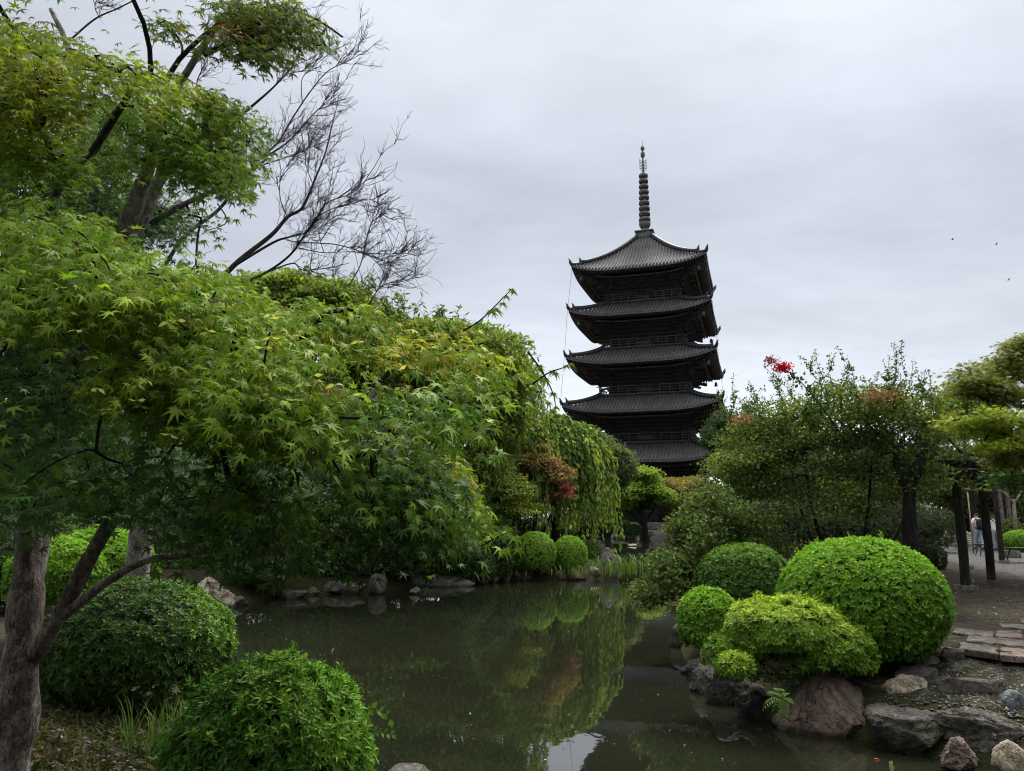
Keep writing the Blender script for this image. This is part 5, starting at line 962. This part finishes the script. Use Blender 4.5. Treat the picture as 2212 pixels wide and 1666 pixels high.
def sprig(label, pts, Y, n, size, pc, name, cat):
    c = spline([P(a, b_, Y) for a, b_ in pts], 12); mb = MB(); V, Q = tubes(c, np.linspace(.003, .0015, 12), 5); mb.add(V, q=Q, col=(.06, .09, .03)); f = np.linspace(.1, 1, n); pos = np.array([c[int(v * 11)] for v in f]); s_ = np.where(np.arange(n) % 2, 1, -1)[:, None]
    leaves(mb, T_WIDE, pos, unit(UP * s_ * .7 + np.array([.6, -.2, -.1]) + rng.normal(0, .2, (n, 3))), unit(np.array([0, -.8, .6]) + rng.normal(0, .25, (n, 3))), size, jitter(pal(pc, n), .12)); o = mb.build(name, SHRUB, None, loc=c[0]); tag(o, label, cat)
sprig('vine sprig with round leaves reaching from the front azalea over the water', [(785, 1540), (800, 1530), (820, 1537), (842, 1553)], 5.0, 9, .055, [(.16, .3, .04)], 'vine_sprig', 'plant')
sprig('lower pale sprig reaching from the front azalea over the water', [(785, 1585), (805, 1578), (825, 1582), (846, 1586)], 5.0, 11, .04, [(.15, .25, .06)], 'vine_sprig', 'plant')
sprig('little seedling with narrow leaves at the bottom edge of the pond', [(1922, 1690), (1922, 1670), (1920, 1648)], 6.5, 9, .05, [(.2, .24, .1)], 'seedling', 'plant')
mb = MB(); pos = np.array([G(x, y, .2) for x, y in ((2105, 1565), (2120, 1572), (2132, 1580), (2145, 1588), (2150, 1600), (2165, 1622), (2112, 1580))]); n = len(pos); leaves(mb, T_M7, pos + UP * .06, unit(rv(n) + np.array([0, -1, 0])), unit(UP + rv(n) * .3 + np.array([0, -.6, 0])), .085, jitter(pal([(.09, .14, .05)], n), .12)); o = mb.build('creeper', SHRUB, None, loc=pos[0]); tag(o, 'round leaved creeper growing in the gap of the ridged rock', 'plant')
# floating leaves and petals
mb = MB(); c = G(1887, 1640, .006); leaves(mb, T_LEAF, c[None], np.array([[1, .2, 0.02]]), UP[None], .075, np.array([[.38, .12, .04]])); o = mb.build('floating_leaf', FAR, None, loc=c); tag(o, 'orange fallen leaf floating on the pond, bottom right', 'leaf')
mb = MB(); pp = [(1640, 1575), (1708, 1577), (1340, 1460), (1240, 1580), (1015, 1540), (1560, 1640), (700, 1500), (1170, 1420), (1300, 1330), (980, 1600), (1480, 1610), (620, 1380), (870, 1330), (1180, 1640), (1420, 1500)]
pos = np.array([G(*p, .006) for p in pp]); n = len(pos); leaves(mb, T_WIDE, pos, unit(rv(n) * np.array([1, 1, .05])), np.tile(UP, (n, 1)) + rng.normal(0, .1, (n, 3)), .03, jitter(pal([(.6, .58, .5), (.4, .38, .3)], n), .2)); fw = fill_poly([(520, 1300), (1330, 1262), (1370, 1300), (1440, 1400), (1560, 1560), (1800, 1640), (1500, 1660), (900, 1600), (520, 1420)], 130); pf = np.array([G(x_, y_, .005) for x_, y_ in fw]); pf = pf[shore_dist(pf[:, :2]) < -.1]; n = len(pf); leaves(mb, T_WIDE, pf, unit(rv(n) * np.array([1, 1, .03])), np.tile(UP, (n, 1)), rng.uniform(.012, .035, n), jitter(pal([(.1, .09, .04), (.2, .17, .08), (.06, .05, .025)], n), .25))
o = mb.build('floating_petals', FAR); o['kind'] = 'stuff'; o['label'] = 'pale petals scattered on the water'
# pebbles, litter and thin grass on the near ground
def scatter_on(polys, n, zoff=0):
    out = []
    for poly, z, k in polys: out.append(np.array([G(x, y, z)[:2] for x, y in fill_poly(poly, k)]))
    xy = np.concatenate(out); d = shore_dist(xy); xy = xy[d > .12]; return np.concatenate([xy, gz(xy)[:, None] + zoff], 1)
gnd = [([(60, 1540), (360, 1530), (360, 1700), (30, 1720)], .68, 900), ([(1880, 1500), (2060, 1450), (2212, 1470), (2212, 1580), (2040, 1560), (1920, 1530)], .4, 1500), ([(2060, 1200), (2212, 1220), (2212, 1340), (2060, 1340)], .7, 350)]
pb_ = scatter_on(gnd, 0); n = len(pb_); bv, bt = ICO[4][0], ICO[4][1]
iv = unit(np.array([[0, 0, 1], [1, 0, 0], [0, 1, 0], [-1, 0, 0], [0, -1, 0], [0, 0, -1], ], float)); it = np.array([[0, 1, 2], [0, 2, 3], [0, 3, 4], [0, 4, 1], [5, 2, 1], [5, 3, 2], [5, 4, 3], [5, 1, 4]])
sz = rng.gamma(2.2, .0042, n) + .004; Vp = pb_[:, None] + (iv[None] + rng.normal(0, .22, (n, 6, 3))) * sz[:, None, None] * np.array([1, 1, .6]); Tp = (it[None] + (np.arange(n) * 6)[:, None, None]).reshape(-1, 3)
PEB = mat('pebble', lambda t, n_, l, b: (l.new(n_.new('ShaderNodeAttribute').outputs['Color'], b.inputs['Base Color']), setattr(b.inputs['Roughness'], 'default_value', .8)))
[setattr(x, 'attribute_name', 'Col') for x in PEB.node_tree.nodes if x.type == 'ATTRIBUTE']
o = build('gravel', Vp.reshape(-1, 3), Tp, PEB, col=np.repeat(jitter(pal([(.05, .047, .045), (.1, .095, .09), (.07, .066, .064), (.03, .027, .025), (.16, .155, .145)], n), .25), 6, 0)); o['kind'] = 'stuff'
lt = scatter_on([([(60, 1500), (360, 1490), (360, 1700), (30, 1720)], .68, 420), ([(1880, 1450), (2212, 1430), (2212, 1580), (1920, 1530)], .45, 170), ([(2030, 1230), (2212, 1230), (2212, 1350), (2050, 1350)], .7, 420), ([(560, 1255), (700, 1255), (700, 1280), (560, 1285)], .3, 60)], 0, .008)
n = len(lt); mb = MB(); leaves(mb, T_QUAD, lt, unit(rv(n) * np.array([1, 1, .15])), unit(UP + rv(n) * .4), rng.uniform(.025, .06, n), jitter(pal([(.08, .058, .03), (.12, .09, .05), (.05, .035, .02), (.17, .14, .08)], n), .3)); o = mb.build('leaf_litter', FAR); o['kind'] = 'stuff'
gb = scatter_on([([(60, 1530), (370, 1520), (370, 1690), (40, 1700)], .68, 1500), ([(100, 1500), (380, 1490), (380, 1560), (120, 1570)], .66, 500)], 0); n = len(gb); mb = MB(); leaves(mb, T_WILLOW, gb, unit(rv(n) * np.array([1, 1, .35]) + UP * .3), rv(n), rng.uniform(.04, .11, n), jitter(pal([(.05, .065, .022), (.07, .07, .03), (.04, .055, .018), (.09, .08, .045)], n), .25)); o = mb.build('thin_grass', FAR); o['kind'] = 'stuff'

# ================================================================== PERGOLA AND THINGS ON THE RIGHT
OLDWOOD = bark_mat('old_post_wood', (.012, .011, .01), (.03, .027, .024), (.06, .055, .05), 4)
PALEWOOD = bark_mat('pale_prop_wood', (.12, .105, .08), (.24, .21, .165), (.34, .31, .25), 6)
BAMBOO = simple('split_bamboo', (.22, .16, .11), .6, .3, .35, 6)
IRON = simple('black_iron', (.012, .012, .014), .5, .4, .3, 6)
GREENP = simple('green_painted_wood', (.03, .06, .045), .5, .4, .3, 5)
pg = G(2087, 1274, .7); root = thing('pergola', 'dark wooden wisteria pergola on round posts over the path', 'pergola', (pg[0], pg[1], .68))
posts = [(G(2087, 1274, .7)[:2], .098), (G(2143, 1262, .7)[:2], .095), (G(2165, 1216, .7)[:2], .09), (G(2088, 1228, .7)[:2], .08), (G(2300, 1250, .7)[:2], .095)]
for p, r in posts:
    mb = MB(); limb(mb, pts3((p[0], p[1], .7), (p[0] + .01, p[1], 1.7), (p[0], p[1], 3.15)), r, r * .92, 16, 12, .02, p[0]); po = mb.build('post', OLDWOOD, root, smooth=True)
    V, Q = box(p[0] - r * 1.7, p[0] + r * 1.7, p[1] - r * 1.7, p[1] + r * 1.7, .55, .8); build('footing', V, Q, RK_GREY, po)
bm_ = MB(); x0, x1, y0, y1 = pg[0] - 1.7, pg[0] + 3.6, pg[1] - .9, pg[1] + 9
for y in (pg[1], posts[1][0][1] + .8, posts[2][0][1], y1 - .5):
    V, Q = tubes(np.array([[x0, y, 3.16], [x1, y, 3.18]]), np.array([.075, .075]), 8); build('beam', V, Q, OLDWOOD, root)
bl = MB()
for x in np.arange(x0, x1, .32): V, Q = tubes(np.array([[x, y0, 3.28], [x, y1, 3.28]]), np.array([.034, .034]), 6); bl.add(V, q=Q)
for y in np.arange(y0, y1, .4): V, Q = tubes(np.array([[x0, y, 3.33], [x1, y, 3.33]]), np.array([.026, .026]), 5); bl.add(V, q=Q)
bl.build('lattice', OLDWOOD, root)
# the wisteria on it
wb_ = G(1968, 1250, .7); wx_, wy_ = wb_[0] + .02, 13.6
wt = thing('wisteria', 'old wisteria with stout dark trunk and leafy roof over the pergola', 'tree', (wx_, wy_, .6)); mb = MB(); px = lambda x, y: P(x, y, wy_)
tr = limb(mb, [np.array([px(1972, 1260)[0], wy_, .55]), px(1968, 1180), px(1964, 1100), px(1966, 1050), px(1990, 1000), px(2030, 960) + np.array([0, .8, 0]), px(2100, 945) + np.array([0, 2, 0])], .14, .05, 30, 12, .07, 8)
t2 = limb(mb, [px(1966, 1070), px(1945, 1030), px(1935, 990), px(1950, 950)], .08, .03, 14, 9, .07, 9)
n = 5200; q = np.stack([rng.uniform(x0 - .3, x1 + .2, n), rng.uniform(y0 - .4, y1 + .2, n), 3.36 + np.abs(rng.normal(0, .22, n))], 1); dr = rng.random(n) < .18; q[dr, 2] -= rng.uniform(.1, .55, dr.sum()); per = 9; k = np.repeat(np.arange(n), per); m = len(k)
lf = MB(); leaves(lf, T_QUAD, q[k] + rng.normal(0, .11, (m, 3)) * np.array([1, 1, .6]), unit(rv(m) - UP * .35), unit(UP + rv(m) * .7), .1 * rng.uniform(.6, 1.2, m), jitter(pal([(.05, .07, .03), (.07, .09, .03), (.035, .055, .025)], n)[k], .25)); lf.build('crown', FAR, wt)
tg = q[rng.permutation(n)[:160]]; Pt, Rd, _ = grow(np.concatenate([tr[12:], t2]), tg, .006, .46, .2, 6, .06); V, Q = tubes(Pt, Rd, 5, False); mb.add(V, q=Q); mb.build('trunk', BARKD, wt, smooth=True)
# props, poles, fence, seat
def prop(label, x, y, Y, top):
    a = np.array([P(x, y, Y)[0], Y, .65]); t_ = P(top[0], top[1], Y); r_ = thing('tree_prop', label, 'tree prop', (a[0], a[1], .7)); V, Q = tubes(np.array([a, (a + t_) / 2, t_]), np.array([.085, .08, .075]), 10); build('post', V, Q, PALEWOOD, r_)
    for s_ in (-1, 1): e = t_ + np.array([s_ * .42, 0, .36]); V, Q = tubes(np.array([t_ - UP * .25, e]), np.array([.05, .045]), 8); build('arm', V, Q, PALEWOOD, r_)
prop('pale wooden Y shaped prop behind the clipped hedge', 2195, 1158, 36, (2189, 1078))
for lab, x, xt in (('straight grey tree trunk left of the wooden prop', 2184, 2182), ('slim grey tree trunk nearest the right pergola post', 2168, 2166)):
    p = P(x, 1150, 39); tree('conifer', lab, 'tree', (p[0], 39), [(pts3(gpt(p[0], 39), (p[0], 39, 2.5), (p[0] - .05, 39, 5.5)), .12, .09)], [(x, 990, 39, 45, 40, 1, 1500)], T_WILLOW, .22, [(.03, .05, .02)], 18, .5, 'hang', bark=BARK, nb=40)
fr = G(2098, 1185, .7); ft = thing('bamboo_fence', 'low bamboo rail fence at the bend of the path left of the walking people', 'fence', (fr[0], fr[1] + .5, .7))
for k in range(5): V, Q = tubes(np.array([[fr[0] - .55, fr[1] + .5, .78 + k * .1], [fr[0] + .75, fr[1] + .6, .78 + k * .1]]), np.array([.022, .022]), 6); build('rail', V, Q, BAMBOO, ft)
for dx in (-.5, .12, .7): V, Q = tubes(np.array([[fr[0] + dx, fr[1] + .46, .62], [fr[0] + dx, fr[1] + .46, 1.35 if dx < .5 else 1.25]]), np.array([.03, .03]), 6); build('stake', V, Q, BAMBOO, ft)
V, Q = tubes(np.array([P(2080, 1057, 29), P(2165, 1061, 29)]), np.array([.035, .035]), 8); o = build('bamboo_pole', V, Q, PALEWOOD, loc=P(2080, 1057, 29)); tag(o, 'pale horizontal bamboo pole tied behind the first pergola post', 'pole')
p = G(2099, 1185, .7); V, Q = tubes(np.array([[P(2094, 1100, 33)[0], 33, .6], P(2090, 1061, 33)]), np.array([.03, .028]), 8); o = build('bamboo_stake', V, Q, BAMBOO, loc=(p[0], 33, .6)); tag(o, 'thin upright bamboo stake between the first post and the walking people', 'pole')
# black iron stool, green seat, far bench, pale far fence
s0 = G(2134, 1201, .7); st0 = thing('stool', 'small black iron stool on the path behind the second pergola post', 'stool', (s0[0], s0[1] + .2, .7)); cx, cy_ = s0[0], s0[1] + .2
V, Q = box(cx - .3, cx + .3, cy_ - .18, cy_ + .18, 1.12, 1.16); build('seat', V, Q, IRON, st0)
for sx in (-1, 1):
    for sy in (-1, 1): c = spline(pts3((cx + sx * .24, cy_ + sy * .14, 1.12), (cx + sx * .2, cy_ + sy * .14, .95), (cx + sx * .27, cy_ + sy * .16, .7)), 8); V, Q = tubes(c, np.full(8, .018), 6); build('leg', V, Q, IRON, st0)
s0 = G(2200, 1216, .7); gs = thing('garden_seat', 'green slatted seat with curved black iron legs at the right edge', 'bench', (s0[0] + .3, s0[1] + .3, .7)); cx, cy_ = s0[0] + .35, s0[1] + .3
for k in range(4): V, Q = box(cx - .7, cx + .9, cy_ - .3 + k * .15, cy_ - .18 + k * .15, 1.16 - k * .012, 1.2 - k * .012); build('slat', V, Q, GREENP, gs)
for sx in (-.5, .5):
    for sy in (-.22, .22): c = spline(pts3((cx + sx, cy_ + sy, 1.16), (cx + sx - .1, cy_ + sy, 1.0), (cx + sx - .18, cy_ + sy, .7)), 8); V, Q = tubes(c, np.full(8, .024), 6); build('leg', V, Q, IRON, gs)
rock('squared grey stone block beneath the clipped hedge, right edge', 2186, 1206, 46, 18, .7, RK_GREY, 301, .5, 4, .8, rough=.03)
s0 = G(1346, 1152, .7); be = thing('bench', 'dark backless bench on the far bank', 'bench', (s0[0], s0[1], .7)); cx, cy_ = s0[:2]
V, Q = box(cx - .65, cx + .65, cy_ - .2, cy_ + .2, 1.06, 1.18); build('seat', V, Q, OLDWOOD, be)
for sx in (-.5, .5): V, Q = box(cx + sx - .07, cx + sx + .07, cy_ - .17, cy_ + .17, .6, 1.06); build('leg', V, Q, OLDWOOD, be)
p = P(1350, 1126, 84); ff = thing('low_fence', 'low pale fence with a signboard far behind the dark bench', 'fence', (p[0], 84, .7))
for k in range(3): V, Q = box(p[0] - .9, p[0] + 1.2, 83.97, 84.03, .95 + k * .22, 1.03 + k * .22); build('rail', V, Q, PALEWOOD, ff)
for dx in (-.85, .15, 1.1): V, Q = box(p[0] + dx - .05, p[0] + dx + .05, 83.9, 83.97, .6, 1.6); build('stake', V, Q, PALEWOOD, ff)
V, Q = box(p[0] - .75, p[0] - .15, 83.82, 83.88, 1.0, 1.65); build('signboard', V, Q, simple('white_board', (.6, .6, .58), .6), ff)

# ================================================================== PEOPLE
def skin_obj(name, verts, edges, radii, m, parent, root=0, sub=2, loc=None):
    me = bpy.data.meshes.new(name); me.from_pydata([tuple(v) for v in verts], edges, []); o = bpy.data.objects.new(name, me); COL.objects.link(o); o.parent = parent
    sm = o.modifiers.new('skin', 'SKIN'); sm.use_smooth_shade = True; sl = me.skin_vertices[0].data
    for k, r in enumerate(radii): sl[k].radius = r if isinstance(r, tuple) else (r, r); sl[k].use_root = (k == root)
    ss_ = o.modifiers.new('sub', 'SUBSURF'); ss_.levels = sub; ss_.render_levels = sub; me.materials.append(m); return o
SKINM = simple('skin', (.42, .26, .19), .5, .3, .08, 8); HAIR = simple('black_hair', (.012, .01, .01), .5, .4, .3, 20); WHITE = simple('white_cotton', (.72, .72, .72), .8, .1, .06, 6); JEANS = simple('light_denim', (.28, .36, .5), .85, .1, .15, 10); BLACKC = simple('black_nylon', (.015, .016, .02), .6, .3, .3, 10); GREYC = simple('grey_trousers', (.22, .22, .23), .85, .1, .1, 8)
def person(label, x, y, hgt, rotz, trouser, step, bag):
    r = thing('person', label, 'person', (x, y, .7), None, rotz); ORG[r.name] = np.zeros(3); s = hgt / 1.72; r.scale = (s, s, s)
    J = dict(pel=(0, 0, .93), wst=(0, .0, 1.08), chs=(0, -.01, 1.28), nk0=(0, 0, 1.43), nk=(0, .0, 1.49), hd=(0, .02, 1.58), top=(0, .01, 1.68))
    names = list(J); V = [J[k] for k in names]; E_ = [(k, k + 1) for k in range(6)]; Rr = [(.145, .11), (.125, .095), (.16, .105), (.085, .065), (.052, .055), (.074, .09), (.06, .075)]
    arms = []
    for sx in (-1, 1):
        i0 = len(V); sw = sx * step * .10
        V += [(sx * .17, 0, 1.39), (sx * .235, .01 + sw * .3, 1.13), (sx * .25, .07 + sw, .9), (sx * .25, .09 + sw, .82), (sx * .245, .1 + sw, .76)]; Rr += [.062, .048, .034, (.02, .036), (.014, .024)]; E_ += [(3, i0)] + [(i0 + j, i0 + j + 1) for j in range(4)]; arms.append(i0 + 3)
        for f in range(4): a = len(V); V += [(sx * (.245), .075 + sw + f * .018, .76), (sx * .238, .078 + sw + f * .018, .725 + abs(f - 1.5) * .008), (sx * .226, .08 + sw + f * .018, .70 + abs(f - 1.5) * .01)]; Rr += [.009, .0085, .007]; E_ += [(i0 + 3, a), (a, a + 1), (a + 1, a + 2)]
        a = len(V); V += [(sx * .232, .115 + sw, .79), (sx * .222, .125 + sw, .755)]; Rr += [.01, .008]; E_ += [(i0 + 3, a), (a, a + 1)]
        i1 = len(V); st2 = -sx * step * .16
        V += [(sx * .09, 0, .86), (sx * .095, .02 + st2 * .5, .48), (sx * .095, -.02 + st2, .1), (sx * .1, .1 + st2, .04), (sx * .1, .16 + st2, .035)]; Rr += [.088, .058, .04, (.04, .032), (.034, .026)]; E_ += [(0, i1)] + [(i1 + j, i1 + j + 1) for j in range(4)]
    skin_obj('body', V, E_, Rr, SKINM, r)
    sv = [(0, 0, .92), (0, 0, 1.08), (0, -.01, 1.28), (0, 0, 1.43)]; se = [(0, 1), (1, 2), (2, 3)]; sr = [(.165, .125), (.155, .118), (.178, .125), (.085, .072)]
    for sx in (-1, 1): a = len(sv); sv += [(sx * .18, 0, 1.39), (sx * .235, .01, 1.17)]; sr += [.078, .068]; se += [(3, a), (a, a + 1)]
    skin_obj('shirt', sv, se, sr, WHITE, r)
    tv = [(0, 0, .98), (0, 0, .9)]; te = [(0, 1)]; t_r = [(.152, .12), (.155, .122)]
    for sx in (-1, 1): a = len(tv); st2 = -sx * step * .16; tv += [(sx * .09, 0, .8), (sx * .095, .02 + st2 * .5, .48), (sx * .095, -.02 + st2, .08)]; t_r += [.1, .078, .068]; te += [(1, a), (a, a + 1), (a + 1, a + 2)]
    skin_obj('trousers', tv, te, t_r, trouser, r)
    hv = [(0, -.02, 1.56), (0, -.015, 1.63), (0, .0, 1.69)]; skin_obj('hair', hv, [(0, 1), (1, 2)], [(.085, .08), (.092, .098), (.07, .08)], HAIR, r)
    sh2 = MB()
    for sx in (-1, 1): st2 = -sx * step * .16; V_, F_ = ICO[4]; sh2.add(V_ * np.array([.05, .13, .045]) + np.array([sx * .1, .06 + st2, .045]), t=F_)
    build('shoes', np.concatenate(sh2.V), [np.concatenate(sh2.Ft)], BLACKC, r, smooth=True)
    for sx in (-1, 1): V_, F_ = ICO[4]; build('ear', V_ * np.array([.012, .025, .034]) + np.array([sx * .082, .02, 1.58]), F_, SKINM, r, smooth=True)
    V_, F_ = ICO[4]; build('nose', V_ * np.array([.014, .022, .026]) + np.array([0, .115, 1.565]), F_, SKINM, r, smooth=True)
    return r
def rucksack(label, x, y, z, rz):
    root = thing('backpack', label, 'backpack', (x, y, z), None, rz); ORG[root.name] = np.zeros(3); V_, F_ = ICO[4]; q = np.sign(V_) * np.abs(V_) ** .55; build('bag', q * np.array([.17, .1, .25]), F_, BLACKC, root, smooth=True); build('pocket', q * np.array([.12, .05, .12]) + np.array([0, -.09, -.08]), F_, BLACKC, root, smooth=True)
    for sx in (-1, 1): c = spline(pts3((sx * .1, .05, .2), (sx * .12, .16, .29), (sx * .13, .29, .2), (sx * .14, .28, -.05), (sx * .13, .1, -.18)), 12); V, Q = tubes(c, np.full(12, .022), 6); build('strap', V, Q, BLACKC, root)
g_ = G(2116, 1187, .7); person('person in white shirt and light blue jeans walking away with a black backpack', g_[0], g_[1], 1.73, .15, JEANS, 1.0, 1)
rucksack('black backpack on the back of the person in light blue jeans', g_[0] + .03, g_[1] - .2, .7 + 1.17, .15)
x2, y2 = P(2148, 1150, 36.2)[0], 36.2; person('person in white top and grey trousers walking between the pergola posts', x2, y2, 1.62, -.1, GREYC, -.8, 0)
hb = thing('shoulder_bag', 'black shoulder bag hanging at the side of the person in grey trousers', 'bag', (x2 + .28, y2 - .04, .7 + .78)); V_, F_ = ICO[4]; q = np.sign(V_) * np.abs(V_) ** .6; build('bag', q * np.array([.1, .17, .15]) + ORG[hb.name], F_, BLACKC, hb, smooth=True); c = spline(pts3((x2 + .26, y2 - .06, 1.6), (x2 + .12, y2 - .16, 1.85), (x2 - .1, y2 - .12, 2.06), (x2 - .12, y2 + .02, 2.1)), 12); V, Q = tubes(c, np.full(12, .02), 6); build('strap', V, Q, BLACKC, hb)

# birds far off in the sky
for k, (x, y) in enumerate(((2057, 518), (2152, 528), (2178, 605))):
    c = P(x, y, 90); mb = MB(); V, Q = tubes(np.array([c + np.array([-.16, 0, 0]), c, c + np.array([.16, 0, .02])]), np.array([.02, .06, .02]), 6); mb.add(V, q=Q)
    for s_ in (-1, 1): mb.add(np.array([c + np.array([.07, 0, .02]), c + np.array([-.06, 0, .02]), c + np.array([-.1, s_ * .3, .12]), c + np.array([.03, s_ * .32, .13])]), q=np.array([[0, 1, 2, 3]]))
    o = mb.build('bird', simple('bird_feather', (.03, .03, .03)) if not k else bpy.data.materials['bird_feather'], loc=c); tag(o, ('tiny dark bird in the sky, highest of the three', 'tiny dark bird in the sky, middle of the three', 'tiny dark bird in the sky, lowest of the three')[k], 'bird', 'birds in the sky')
